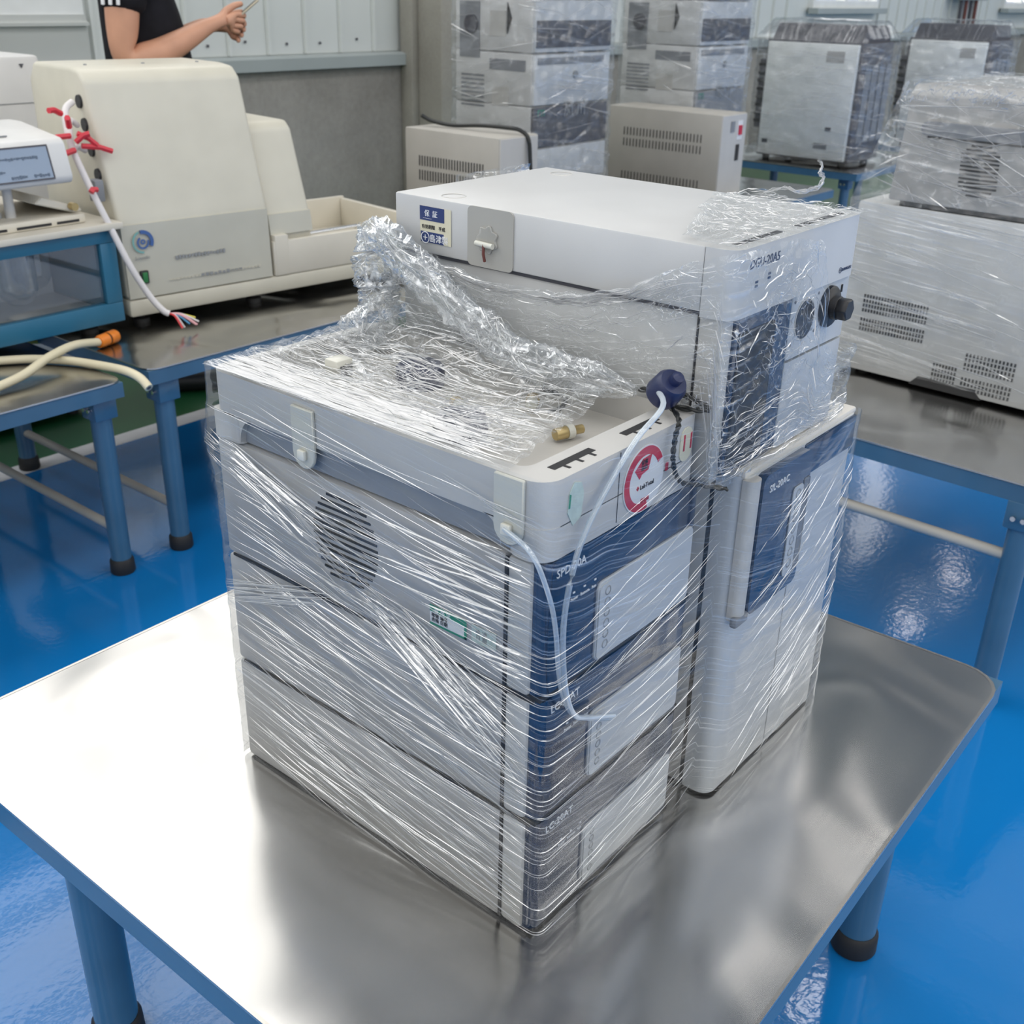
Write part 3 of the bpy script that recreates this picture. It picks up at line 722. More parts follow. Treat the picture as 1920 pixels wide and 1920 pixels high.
# grey plate and clear adhesive hook
pl_ = mk('hook_plate', G().prism(rrect(.2285, .291, .586, .6478, .006), X_ - .0012, X_ + .0005, 'x'), 'grey_plate', dg, smooth=False)
fl = [(.262 + (.0135 + .0018 * math.cos(7 * a)) * math.cos(a), .616 + (.0135 + .0018 * math.cos(7 * a)) * math.sin(a)) for a in [i * 2 * math.pi / 42 for i in range(42)]]
mk('hook_disc', G().prism(fl, X_ - .0042, X_ - .0012, 'x', .0006, 1), 'hook_clear', pl_)
mk('hook_bar', G().tube([(X_ - .007, .274, .6118), (X_ - .008, .250, .6112)], .0030, 10), 'milk_plastic', pl_)
mk('hook_pin', G().tube([(X_ - .009, .2615, .6122), (X_ - .009, .2618, .602), (X_ - .006, .2625, .594)], .0016, 8), 'brown_cable', pl_)

# ---- loose things in and over the tray
Z0 = H
t = mk('plastic_tube', G().tube(smooth_path([(-.0105, .030, Z0 + .448), (-.014, -.003, Z0 + .437), (-.006, -.016, Z0 + .40), (.006, -.016, Z0 + .36), (.013, -.016, Z0 + .315), (.022, -.016, Z0 + .283), (.038, -.016, Z0 + .256), (.062, -.016, Z0 + .238), (.10, -.018, Z0 + .218)]), .0022, 10), 'tube_clear')
tag(t, 'clear plastic tube hanging from the white hook pad down the blue fascia', 'tube')
t = mk('plastic_tube', G().tube(smooth_path([(.196, .020, Z0 + .520), (.160, -.010, Z0 + .520), (.118, -.012, Z0 + .502), (.078, -.014, Z0 + .474), (.046, -.016, Z0 + .446), (.028, -.016, Z0 + .414), (.017, -.016, Z0 + .36), (.018, -.020, Z0 + .30), (.034, -.020, Z0 + .26), (.058, -.019, Z0 + .243), (.10, -.021, Z0 + .223)]), .0026, 10), 'tube_clear')
tag(t, 'clear plastic tube looping from the dark blue cap over the tray front', 'tube')
cp = thing('bottle_cap', 'dark blue screw cap lying on the tray edge beside the black cord', 'cap', (.209, .018, H + .4955))
mk('cap_body', G().lathe([(.0160, 0), (.0168, .003), (.0160, .020), (.0130, .025), (.0005, .026)], n=24), 'blue_cap', cp, rot=(math.radians(40), math.radians(18), math.radians(-40)), loc=(-.004, .002, .0165))
mk('cap_neck', G().lathe([(.0062, .023), (.0058, .034), (.0025, .036)], n=16), 'blue_cap', cp, rot=(math.radians(40), math.radians(18), math.radians(-40)), loc=(-.004, .002, .0165))
def braid(name, label, pts, r):
    P_ = smooth_path(pts, 10); g = G()
    for ph in (0, math.pi):
        q = []
        for i, p in enumerate(P_):
            d = (P_[min(i + 1, len(P_) - 1)] - P_[max(i - 1, 0)]).normalized(); a = d.cross(Vector((0, 1, .2))).normalized(); b = d.cross(a)
            w = i * .75 + ph; q.append(p + (a * math.cos(w) + b * math.sin(w)) * r * .8)
        g.tube(q, r, 6)
    return tag(mk(name, g, 'cable_black'), label, 'cord')
braid('twisted_cord', 'black twisted cord hanging down the tray front past the number sticker', [(.218, .020, Z0 + .500), (.190, -.010, Z0 + .500), (.180, -.014, Z0 + .486), (.179, -.014, Z0 + .466), (.187, -.014, Z0 + .446), (.203, -.014, Z0 + .432), (.232, -.016, Z0 + .421), (.262, -.030, Z0 + .411)], .0016)
braid('twisted_cord', 'black twisted cord coiled beside the dark blue cap', [(.233, .062, Z0 + .500), (.236, .030, Z0 + .506), (.238, .000, Z0 + .502), (.230, -.018, Z0 + .500), (.222, .004, Z0 + .498), (.224, .04, Z0 + .498)], .0017)
braid('twisted_cord', 'short black twisted cord lying across the tray under the film', [(.150, .110, Z0 + .487), (.165, .105, Z0 + .489), (.185, .118, Z0 + .491), (.190, .150, Z0 + .491)], .0015)
def fitting(label, loc, rz, mats):
    f = thing('tube_fitting', label, 'fitting', loc, rz, 'tube fittings in the tray')
    mk('barrel', G().lathe([(.0055, -.016), (.0062, -.014), (.0062, .004), (.0045, .006), (.0045, .016)], n=14, axis='x'), mats[0], f)
    mk('collar', G().lathe([(.0072, -.003), (.0072, .004)], n=14, axis='x'), mats[1], f)
    return f
fitting('cream plastic tube fitting near the black cord in the tray', (.195, .165, H + .4735), .6, ('milk_plastic', 'brass'))
fitting('brown and cream tube fitting in the tray front corner', (.150, .085, H + .4735), -.3, ('brass', 'milk_plastic'))
fitting('cream tube fitting in the middle of the tray under the film', (.135, .215, H + .4735), 1.2, ('milk_plastic', 'brass'))
bx = thing('cream_block', 'small cream plastic block with a dark end poking through the film', 'block', (.090, .338, H + .4652))
mk('block_body', G().box(-.012, .010, -.010, .010, 0, .040, .002), 'milk_plastic', bx)
mk('block_end', G().box(-.008, .008, -.0112, -.0095, .022, .034), 'black', bx, smooth=False)
for (lb, loc, rz) in (('dark blue bottle cap under the film in the middle of the tray', (.085, .165, H + .4652), .3), ('dark blue bottle cap under the film near the back of the tray', (.170, .300, H + .4652), 1.0)):
    c_ = thing('bottle_cap', lb, 'cap', loc, rz, 'bottle caps under the film')
    mk('cap_body', G().lathe([(.026, 0), (.027, .003), (.026, .020), (.022, .024), (.0005, .0245)], n=24), 'blue_cap', c_)
    mk('cap_neck', G().lathe([(.008, .024), (.0075, .027), (.003, .0275)], n=14), 'blue_cap', c_)
# ================================================================== stretch film
def nz3(x, y, z): return noise.noise(Vector((x, y, z)))
def ridge(x, y, z): return 1 - abs(noise.noise(Vector((x, y, z)))) * 2
class Path2:
    def __init__(s, pts, r=.012, n=5):
        P_ = [Vector(p) for p in pts]; out = [P_[0]]
        for i in range(1, len(P_) - 1):
            a, b, c = P_[i - 1], P_[i], P_[i + 1]
            rr = min(r, (a - b).length * .45, (c - b).length * .45)
            p, q = b + (a - b).normalized() * rr, b + (c - b).normalized() * rr
            for k in range(n + 1):
                t = k / n; out.append(p * (1 - t) ** 2 + b * 2 * t * (1 - t) + q * t * t)
        out.append(P_[-1]); s.p = out; s.c = [0]
        for i in range(1, len(out)): s.c.append(s.c[-1] + (out[i] - out[i - 1]).length)
        s.len = s.c[-1]
    def at(s, d):
        d = max(0, min(s.len, d)); lo, hi = 0, len(s.c) - 1
        while hi - lo > 1:
            m = (lo + hi) // 2
            if s.c[m] <= d: lo = m
            else: hi = m
        a, b = s.p[lo], s.p[hi]; t = (d - s.c[lo]) / max(1e-9, s.c[hi] - s.c[lo]); T = (b - a).normalized()
        return a.lerp(b, t), Vector((T.y, -T.x))          # point, outward normal (path runs counter-clockwise seen from above)
    def find(s, x, y):
        return min(((p - Vector((x, y))).length, c) for p, c in zip(s.p, s.c))[1]
def strand(g, pts, nrm, w, h):
    """one crease of film: a tapered ridge of triangular section"""
    m = len(pts); v = []; f = []
    for i, p in enumerate(pts):
        d = (pts[min(i + 1, m - 1)] - pts[max(i - 1, 0)]).normalized(); n = nrm[i] if isinstance(nrm, list) else nrm
        b = d.cross(n).normalized(); t = i / (m - 1); k = max(.06, min(1, 4 * t, 4 * (1 - t)))
        v += [p - b * w * k, p + n * h * k, p + b * w * k]
    for i in range(m - 1):
        a, b = 3 * i, 3 * i + 3; f += [(a, a + 1, b + 1, b), (a + 1, a + 2, b + 2, b + 1)]
    g.add(v, f)
rnd = random.Random(11)

FILM = thing('stretch_film', 'clear stretch film wrapped round the instrument stack on the front table', 'plastic film', (0, 0, H))
# --- the wrap round both lower stacks
wp = Path2([(.20, .4405), (-.0068, .4405), (-.0068, -.0195), (.272, -.0225), (.2925, -.0455), (.436, -.0455), (.5735, -.0360), (.5735, .4405), (.35, .4405)], .010)
uL0, uL1, uF1, uS0, uS1, uR1 = wp.find(-.0068, .4405), wp.find(-.0068, -.0195), wp.find(.272, -.0225), wp.find(.2925, -.0455), wp.find(.5735, -.0360), wp.find(.5735, .4405)
def wrap_top(u):
    p, _ = wp.at(u)
    if u < uL1: return .500 + .002 * nz3(u * 20, 0, 1)
    if u < uF1: 
        t = (u - uL1) / (uF1 - uL1); return .500 - .02 * max(0, t - .75) * 4 + .006 * nz3(u * 25, 3, 1)
    return .448 - .036 * min(1, (u - uF1) / (uS1 - uF1) * 1.6) + .004 * nz3(u * 30, 5, 2)
def wrap_pt(u, v, extra=0.0):
    """u metres along the path, v 0..1 from table to top edge"""
    p, n = wp.at(u); zt = wrap_top(u); z = .003 + v * (zt - .003)
    d = .0015 + .0012 * nz3(u * 16, z * 90 + u * 14, 0) + .0016 * nz3(u * 5, z * 7, 4)
    # crumple where several layers were gathered on the left side
    py = p.y if u < uL1 else 9
    gth = math.exp(-(((py - .235) / .07) ** 2 + ((z - .345 - (py - .235) * .4) / .045) ** 2))
    d += gth * .006 * (ridge(u * 60, z * 60, 7) + .2)
    if u < uL0 + .03: d += .007 * math.exp(-((z - .42) / .03) ** 2) * (1 if u > uL0 - .05 else 0)
    d = max(.0, d) + extra
    return Vector((p.x + n.x * d, p.y + n.y * d, z)), Vector((n.x, n.y, 0))
g = G(); U = wp.len
g.grid(lambda a, b: wrap_pt(a * U, b)[0], 420, 150, lambda a, b: (a * U, .003 + b * .5))
mk('wrap_sheet', g, 'film_wrap', FILM, uv=True, ang=180, fix=False)
fold = G()
def wrap_crease(u0, v0, ln, slope, w, h, curve=0.0, n=9, corner=False):
    if not corner and u0 < uL1 - .014 < u0 + ln: ln = uL1 - .014 - u0
    pts, nr = [], []
    for i in range(n):
        t = i / (n - 1); u = u0 + ln * t; z = v0 + slope * ln * t + curve * (t - t * t)
        zt = wrap_top(u); vv = (z - .003) / (zt - .003)
        if vv < .01 or vv > .995: break
        p, q = wrap_pt(u, vv, .0006 + .0008 * math.sin(math.pi * t)); pts.append(p); nr.append(q)
    if len(pts) > 3: strand(fold, pts, nr, w, h)
for i in range(420):                                  # left side: long creases falling towards the front edge
    u0 = rnd.uniform(uL0, uL1 - .05); z0 = rnd.uniform(.03, .34) if rnd.random() < .8 else rnd.uniform(.34, .48)
    wrap_crease(u0, z0, rnd.uniform(.04, .26), -rnd.uniform(.02, .30), rnd.uniform(.0002, .0005), rnd.uniform(.0003, .0008), rnd.uniform(-.006, .006))
for i in range(26):                                   # bold parallel creases under the vents, ending near the front corner
    y0 = rnd.uniform(.05, .22); u0 = uL1 - y0; wrap_crease(u0, rnd.uniform(.30, .43), y0 * rnd.uniform(.5, .95), rnd.uniform(-.05, .12), rnd.uniform(.0006, .0016), .0010, 0)
for i in range(40):                                   # fan running down from the gathered knot
    u0 = uL1 - rnd.uniform(.17, .23); wrap_crease(u0, rnd.uniform(.29, .33), rnd.uniform(.10, .24), -rnd.uniform(.35, .65), rnd.uniform(.0003, .0009), .0008, rnd.uniform(0, .01))
for i in range(30):                                   # fan from the back corner up to the knot
    wrap_crease(uL0 + rnd.uniform(0, .03), rnd.uniform(.40, .435), rnd.uniform(.12, .24), -rnd.uniform(.2, .48), rnd.uniform(.0003, .0009), .0008, rnd.uniform(-.01, .012))
for i in range(20):                                   # the lower corner pull, rising to the knot
    wrap_crease(uL0 + .004, rnd.uniform(.222, .25), rnd.uniform(.10, .20), rnd.uniform(.25, .38), rnd.uniform(.0004, .0011), .0008, 0)
for i in range(120):                                  # front: creases climbing to the right
    u0 = rnd.uniform(uL1 + .014, uF1 - .04); z0 = rnd.uniform(.02, .44)
    wrap_crease(u0, z0, min(rnd.uniform(.03, .20), uF1 - u0), rnd.uniform(.05, .42) if u0 > uL1 + .03 else rnd.uniform(-.15, .1), rnd.uniform(.00015, .0004), rnd.uniform(.0002, .0006), rnd.uniform(-.004, .004))
for i in range(46):                                   # round the front left corner
    wrap_crease(uL1 - rnd.uniform(.02, .06), rnd.uniform(.01, .34), rnd.uniform(.05, .12), rnd.uniform(-.06, .06), rnd.uniform(.00015, .0004), .0006, 0, 26, True)
for i in range(130):                                  # autosampler side: steeper
    u0 = rnd.uniform(uS0 + .012, uS1 - .03); wrap_crease(u0, rnd.uniform(.02, .36), min(rnd.uniform(.02, .10), uS1 - u0 - .005), rnd.uniform(.25, .6), rnd.uniform(.00015, .0004), .0005, 0)
mk('creases', fold, 'film_fold', FILM, kind='stuff', smooth=False, fix=False)

# --- sheet drawn over the open tray towards the valve unit
def top_pt(a, b, extra=0.0):
    """a: 0 left rim .. 1 valve unit, b: 0 front .. 1 back"""
    y0 = .030 + .055 * a + .012 * nz3(a * 6, 2, 2); y = y0 + (.440 - y0) * b; x = -.006 + .246 * a
    z = .4985 + .030 * max(0, a - .72) / .28 * (0.35 + .65 * b) - .006 * math.sin(math.pi * a) * math.sin(math.pi * b)
    e = math.sin(math.pi * min(1, max(0, a))) ** .5
    z += e * (.0035 * ridge(x * 40 + 2, y * 14, 3) + .0028 * nz3(x * 75, y * 30, 9) + .0014 * nz3(x * 160, y * 90, 5))
    z += .010 * math.exp(-((a - .55) / .2) ** 2 - ((b - .62) / .16) ** 2) * max(0, ridge(x * 55, y * 30, 12))
    return Vector((x, y, max(z, .4952) + extra))
g = G(); g.grid(lambda a, b: top_pt(a, b), 150, 240, lambda a, b: (b * .42, a * .25))
mk('top_sheet', g, 'film_top', FILM, uv=True, ang=180, fix=False)
fold = G()
def top_crease(a0, b0, da, db, w, h, n=9, wob=.02):
    pts = []; ph = rnd.uniform(0, 6)
    for i in range(n):
        t = i / (n - 1); a = a0 + da * t + wob * math.sin(3 * t + ph); b = b0 + db * t
        if not (0 <= a <= 1 and 0 <= b <= 1): break
        pts.append(top_pt(a, b, .0008))
    if len(pts) > 3: strand(fold, pts, Vector((0, 0, 1)), w, h)
for i in range(380): top_crease(rnd.betavariate(1.1, 2.0), rnd.uniform(.0, .9), rnd.uniform(-.08, .12), rnd.choice((-1, 1)) * rnd.uniform(.08, .50), rnd.uniform(.00015, .00055), rnd.uniform(.0003, .0009), 9, .005)
for i in range(120): top_crease(rnd.uniform(.05, .9), rnd.uniform(.0, .35), rnd.uniform(-.25, .35), rnd.uniform(-.05, .12), rnd.uniform(.0002, .0005), .0007, 8, .008)
for i in range(220): top_crease(rnd.uniform(.0, .22), rnd.uniform(.0, .9), .0, rnd.uniform(.1, .4), rnd.uniform(.0004, .0010), .0008, 8, .004)
for i in range(160): top_crease(rnd.uniform(.3, .9), rnd.uniform(.45, .98), rnd.uniform(-.12, .12), rnd.uniform(-.08, .08), rnd.uniform(.0002, .0006), .0012, 6, .015)
mk('creases', fold, 'film_fold', FILM, kind='stuff', smooth=False, fix=False)

# --- film round the valve unit and over the front of the degasser
upth = Path2([(.50, .412), (.226, .412), (.226, -.036), (.516, -.036), (.516, .30)], .014)
v0_, v1_, v2_ = upth.find(.226, .412), upth.find(.226, -.036), upth.find(.516, -.036)
def up_top(u):
    if u < v1_:
        t = (u - v0_) / (v1_ - v0_)                   # back .. front along the left side
        k = [(-.3, .60), (0, .612), (.12, .604), (.22, .588), (.36, .578), (.5, .581), (.62, .586), (.75, .602), (.88, .632), (1, .651)]
    else:
        t = (u - v1_) / (v2_ - v1_); k = [(0, .651), (.3, .651), (.52, .640), (.60, .600), (.66, .535), (.75, .512), (1, .505), (2, .49)]
    for i in range(len(k) - 1):
        if k[i][0] <= t <= k[i + 1][0]:
            s_ = (t - k[i][0]) / (k[i + 1][0] - k[i][0]); return k[i][1] + (k[i + 1][1] - k[i][1]) * s_ + .003 * nz3(u * 60, 1, 8)
    return k[-1][1]
def up_pt(u, v, extra=0.0):
    p, n = upth.at(u); zt = up_top(u); zb = .4985 if u < v1_ - .01 else .424
    z = zb + v * (zt - zb)
    d = .002 + .003 * (ridge(u * 45, z * 45, 2) - .4) + .0025 * nz3(u * 120, z * 110, 5) + .0012 * nz3(u * 240, z * 240, 15)
    d += .004 * math.exp(-((v - .95) / .1) ** 2)
    if .55 < z: d += .002
    d = max(0.0, d) + extra
    return Vector((p.x + n.x * d, p.y + n.y * d, z)), Vector((n.x, n.y, 0))
UU = upth.len
g = G(); g.grid(lambda a, b: up_pt(a * UU, b)[0], 420, 90, lambda a, b: (a * UU, .42 + b * .2))
mk('upper_sheet', g, 'film_upper', FILM, uv=True, ang=180, fix=False)
fold = G()
def up_crease(u0, v0, du, dv, w, h, n=8, wob=.01):
    pts, nr = [], []; ph = rnd.uniform(0, 6)
    for i in range(n):
        t = i / (n - 1); u = u0 + du * t; v = v0 + dv * t + wob * math.sin(4 * t + ph)
        if not (.0 < v < .99): break
        p, q = up_pt(u, v, .0008); pts.append(p); nr.append(q)
    if len(pts) > 3: strand(fold, pts, nr, w, h)
for i in range(330): up_crease(rnd.uniform(v0_, v2_ - .06), rnd.uniform(.02, .97), rnd.choice((-1, 1)) * rnd.uniform(.008, .05), rnd.uniform(-.12, .12), rnd.uniform(.0002, .0006), .0010, 6, .012)
for i in range(70): up_crease(rnd.uniform(v0_, v1_ - .12), rnd.uniform(.86, .97), rnd.uniform(.03, .12), rnd.uniform(-.05, .03), rnd.uniform(.0003, .0009), .0014, 8, .02)
for i in range(80): up_crease(rnd.uniform(v1_ - .05, v2_ - .04), rnd.uniform(.03, .30), rnd.uniform(.04, .12), rnd.uniform(-.03, .08), rnd.uniform(.0002, .0006), .0007, 8, .01)
mk('creases', fold, 'film_fold', FILM, kind='stuff', smooth=False, fix=False)

# --- loose end lying on top of the degasser, with the twisted wisp standing up
def cap_pt(a, b, extra=0.0):
    x = .236 + .275 * a; yb = .030 + .105 * min(1, a * 1.15) * (1 - .35 * max(0, a - .85) / .15) + .012 * nz3(a * 9, 1, 3)
    y = -.032 + (yb + .032) * b
    z = .6492 + .0012 * (1 + nz3(x * 90, y * 90, 2)) + .004 * max(0, ridge(x * 38, y * 45, 6) - .2) * b + .002 * max(0, nz3(x * 150, y * 150, 4))
    z += .006 * math.exp(-((b - .95) / .10) ** 2) * (.4 + nz3(a * 14, 5, 5))
    return Vector((x, y, max(z, .6490) + extra))
g = G(); g.grid(cap_pt, 150, 80, lambda a, b: (a * .275, b * .14))
mk('loose_end', g, 'film_upper', FILM, uv=True, ang=180, fix=False)
fold = G()
for i in range(300):
    a0, b0 = rnd.uniform(.05, 1), rnd.uniform(.05, 1); da, db = rnd.uniform(-.10, .10), rnd.uniform(-.2, .2); ph = rnd.uniform(0, 6); pts = []
    for k in range(7):
        t = k / 6; a, b = a0 + da * t + .006 * math.sin(5 * t + ph), b0 + db * t + .010 * math.cos(4 * t + ph)
        if 0 <= a <= 1 and 0 <= b <= 1: pts.append(cap_pt(a, b, .0006))
    if len(pts) > 3: strand(fold, pts, Vector((0, 0, 1)), rnd.uniform(.00015, .0004), .0007)
for k in range(7):                                    # wisp
    base = [(.470, .085, .656), (.492, .062, .664), (.505, .050, .660), (.520, .036, .664), (.526, .033, .672), (.523, .036, .680), (.522, .035, .687), (.518, .038, .691 + .001 * k)]
    pts = [Vector(p) + Vector((rnd.uniform(-1, 1), rnd.uniform(-1, 1), rnd.uniform(-1, 1))) * .0022 for p in smooth_path(base, 3)]
    strand(fold, pts, Vector((-.6, -.6, .5)).normalized(), .0008, .0010)
mk('creases', fold, 'film_fold', FILM, kind='stuff', smooth=False, fix=False)

# --- bunched rope of film running along the left of the valve unit and down its back corner
def rope(path, rfun, seedv, nu, nv=40):
    P_ = smooth_path(path, 8); m = len(P_); g = G(); fo = G()
    fr = []
    for i, p in enumerate(P_):
        d = (P_[min(i + 1, m - 1)] - P_[max(i - 1, 0)]).normalized(); a = d.cross(Vector((0, 0, 1)))
        a = a.normalized() if a.length > .2 else Vector((1, 0, 0)); fr.append((p, a, d.cross(a).normalized()))
    def pt(s_, t, ex=0.0):
        f_ = s_ * (m - 1); i = min(int(f_), m - 2); w = f_ - i; p = fr[i][0].lerp(fr[i + 1][0], w); a = fr[i][1].lerp(fr[i + 1][1], w); b = fr[i][2].lerp(fr[i + 1][2], w)
        th = 2 * math.pi * t + 3 * s_; c, q = math.cos(th), math.sin(th); R_ = rfun(s_)
        rr = R_ * (.62 + .38 * ridge(c * 1.6 + seedv, q * 1.6, s_ * 7) + .22 * nz3(c * 4, q * 4 + seedv, s_ * 22) + .12 * nz3(c * 9, q * 9, s_ * 60)) + ex
        return p + (a * c * .8 + b * q) * rr
    g.grid(lambda a, b: pt(a, b), nu, nv, lambda a, b: (a * .3, b * .12))
    mk('bunched_film', g, 'film_crumple', FILM, uv=True, ang=180, fix=False)
    for i in range(int(nu * 1.1)):
        s0, t0 = rnd.random(), rnd.random(); ds, dt = rnd.uniform(-.10, .16), rnd.uniform(-.15, .15)
        q = [pt(min(1, max(0, s0 + ds * k / 5)), t0 + dt * k / 5 + .02 * math.sin(k), .0008) for k in range(6)]
        c0 = fr[int(min(1, max(0, s0)) * (m - 1))][0]
        n_ = (q[2] - c0); n_ = n_.normalized() if n_.length > 1e-6 else Vector((0, 0, 1))
        strand(fo, q, n_, rnd.uniform(.0003, .0010), .0008)
    mk('creases', fo, 'film_fold', FILM, kind='stuff', smooth=False, fix=False)
rope([(.216, .420, .610), (.210, .385, .600), (.206, .335, .575), (.204, .285, .553), (.203, .235, .530), (.203, .190, .512), (.204, .140, .509), (.204, .09, .509), (.206, .050, .508)], lambda s_: (.024 - .004 * s_) * min(1, .45 + s_ * 6) * min(1, .25 + (1 - s_) * 5), 1.0, 190)
rope([(.218, .420, .610), (.212, .412, .592), (.211, .407, .565), (.210, .402, .538), (.204, .395, .518), (.180, .385, .510), (.14, .375, .508)], lambda s_: .021 + .009 * math.sin(3 * s_), 5.0, 150)
# ================================================================== cream machine on the middle bench
CM = thing('cream_analyser', 'large cream sloping front laboratory machine with an open side tray, on the left bench', 'lab machine', (.935, 2.122, H), math.radians(-7.5))
mk('plinth', G().box(0, 1.02, .0, .50, .028, .075, .008), 'cream', CM)
main_p = [(.004, .075), (.010, .275), (.105, .615), (.135, .640), (.185, .645), (.42, .645), (.46, .600), (.46, .075)]
mk('main_cover', G().prism(main_p, .0, .445, 'x', .012, 3), 'cream', CM)
mk('lower_panel', G().prism([(.0, .078), (.0065, .270), (.012, .270), (.012, .078)], .004, .441, 'x'), 'cream_panel', CM, smooth=False)
side_p = [(.020, .075), (.030, .245), (.105, .470), (.130, .490), (.40, .490), (.44, .45), (.44, .075)]
mk('side_cover', G().prism(side_p, .450, .600, 'x', .012, 3), 'cream', CM)
mk('lower_panel', G().prism([(.017, .190), (.026, .247), (.034, .247), (.034, .190)], .454, .597, 'x'), 'cream_panel', CM, smooth=False)
# open tray
gt = G().box(.450, 1.02, .0, .018, .075, .175, .004).box(.450, 1.02, .46, .478, .075, .185, .004).box(1.0, 1.02, .018, .46, .075, .18, .004).box(.605, 1.0, .018, .46, .075, .088)
mk('tray_box', gt, 'cream_light', CM)
mk('tray_cheek', G().box(.455, .50, -.002, .06, .075, .192, .004), 'cream_light', CM)
mk('guide_rod', G().tube([(.59, .20, .135), (.90, .22, .135)], .006, 8), 'chrome', CM)
mk('guide_block', G().lathe([(.012, -.012), (.012, .012)], (.615, .10, .115), n=14, axis='x'), 'brass', CM)
mk('guide_plate', G().box(.55, .64, .05, .085, .088, .145, .003), 'body_light', CM)
for (x_, y_) in ((.05, .05), (.40, .05), (.80, .05), (.05, .42), (.80, .42), (.97, .2)):
    mk('foot', G().lathe([(.022, 0), (.022, .012), (.012, .016), (.012, .029)], n=16), 'rubber', CM, (x_, y_, 0))
for k in range(3):
    mk('screw', G().lathe([(.005, .0), (.004, .003)], n=8), 'mid_grey', CM, (.06 + .16 * k, .22, .645))
sw = mk('power_switch', G().box(.038, .062, -.006, .004, .115, .150, .003), 'black', CM)
mk('switch_rocker', G().box(.043, .057, -.009, -.004, .119, .146, .002), 'green_switch', sw)
def arc_band(parent, name, cx, cz, r, rin, a0, a1, mat, y):
    mk(name, disc(cx, cz, r, y - .001, y, a0, a1, rin, 24), mat, parent, smooth=False)
lg = mk('logo', disc(.058, .225, .030, -.0012, .004, -30, 100, .021, 24), 'logo_blue', CM, smooth=False)
arc_band(lg, 'logo_arc', .058, .225, .030, .025, 110, 270, 'logo_teal', .0)
arc_band(lg, 'logo_arc', .058, .223, .017, .012, 120, 380, 'logo_blue', .0)
arc_band(lg, 'logo_arc', .058, .225, .007, .003, 0, 359, 'logo_blue', .0)
text('logo_text', 'Scientific', .012, (.030, -.0012, .180), FRONT, 'grey_ink', lg)
def smudge(parent, name, x, z, n, w, h, y, mat, gap=.25, r=None):
    g = G(); rr = random.Random(int(x * 1000) + n)
    for k in range(n):
        x_ = x + k * w; hh = h * rr.uniform(.6, 1)
        g.box(x_, x_ + w * (1 - gap), y - .0008, y, z + rr.uniform(0, h - hh), z + hh)
        if rr.random() < .6: g.box(x_ + w * .2, x_ + w * (1 - gap * 1.6), y - .0009, y, z - h * .2, z)
    return mk(name, g, mat, parent, smooth=False)
smudge(CM, 'name_print', .145, .168, 16, .0095, .010, .0, 'grey_ink')
smudge(CM, 'maker_print', .12, .112, 26, .011, .006, -.001, 'cream')
smudge(CM, 'maker_print', .215, .112, 10, .013, .008, -.002, 'grey_ink')
for k, (z_, y_) in enumerate(((.565, .140), (.510, .125), (.450, .105), (.39, .085))):
    mk('side_port', G().lathe([(.016, -.006), (.017, .0), (.012, .002)], (0, y_, z_), n=18, axis='x'), 'black', CM)
# loom of white cables from the side ports with red ties
cb = thing('cable_loom', 'white cable loom with red ties hanging beside the cream machine to bare coloured wire ends', 'cable', (.935, 2.122, H))
base = [(-.006, .135, .565), (-.040, .115, .545), (-.060, .075, .475), (-.055, .030, .385), (-.038, -.01, .29), (-.012, -.045, .18), (.018, -.070, .10), (.040, -.090, .06), (.052, -.100, .050)]
mk('cable', G().tube(smooth_path(base), .0085, 10), 'white_cable', cb)
mk('cable', G().tube(smooth_path([(-.006, .105, .45), (-.040, .085, .465), (-.060, .068, .45)]), .0075, 10), 'white_cable', cb)
mk('cable', G().tube(smooth_path([(-.006, .125, .51), (-.040, .10, .525), (-.058, .078, .485)]), .0075, 10), 'white_cable', cb)
for k, (c_, dx, dy, dz) in enumerate((('wire_red', .012, -.035, -.035), ('white_cable', .022, -.030, -.036), ('wire_blue', .040, -.028, -.030), ('wire_pink', .055, -.036, -.034), ('wire_pink', .062, -.030, -.036), ('wire_yellow', .066, -.018, -.020), ('white_cable', .070, -.026, -.030))):
    mk('wire', G().tube(smooth_path([(.052, -.100, .050), (.052 + dx * .4, -.100 + dy * .5, .046), (.052 + dx, -.100 + dy, max(.006, .050 + dz))]), .0028, 8), c_, cb)
rt = random.Random(3)
for k, (x_, y_, z_, a, tl) in enumerate(((-.068, .085, .545, 2.2, .045), (-.068, .06, .495, 3.1, .060), (-.066, .05, .462, 3.6, .075), (-.045, .05, .470, -.35, .075), (-.050, .055, .500, -1.0, .050), (-.066, .06, .515, 1.7, .040), (-.060, .05, .480, 1.2, .045), (-.050, .0, .370, 2.6, .02))):
    d = Vector((math.cos(a), -.2, .35 * math.sin(a))).normalized()
    mk('cable_tie', G().tube([Vector((x_, y_, z_)), Vector((x_, y_, z_)) + d * tl * .6, Vector((x_, y_, z_)) + d * tl + Vector((0, 0, -.008))], .0075, 6), 'red_tie', cb)
mk('cable_plug', G().box(-.030, -.004, .04, .075, .33, .385, .004), 'mid_grey', cb)

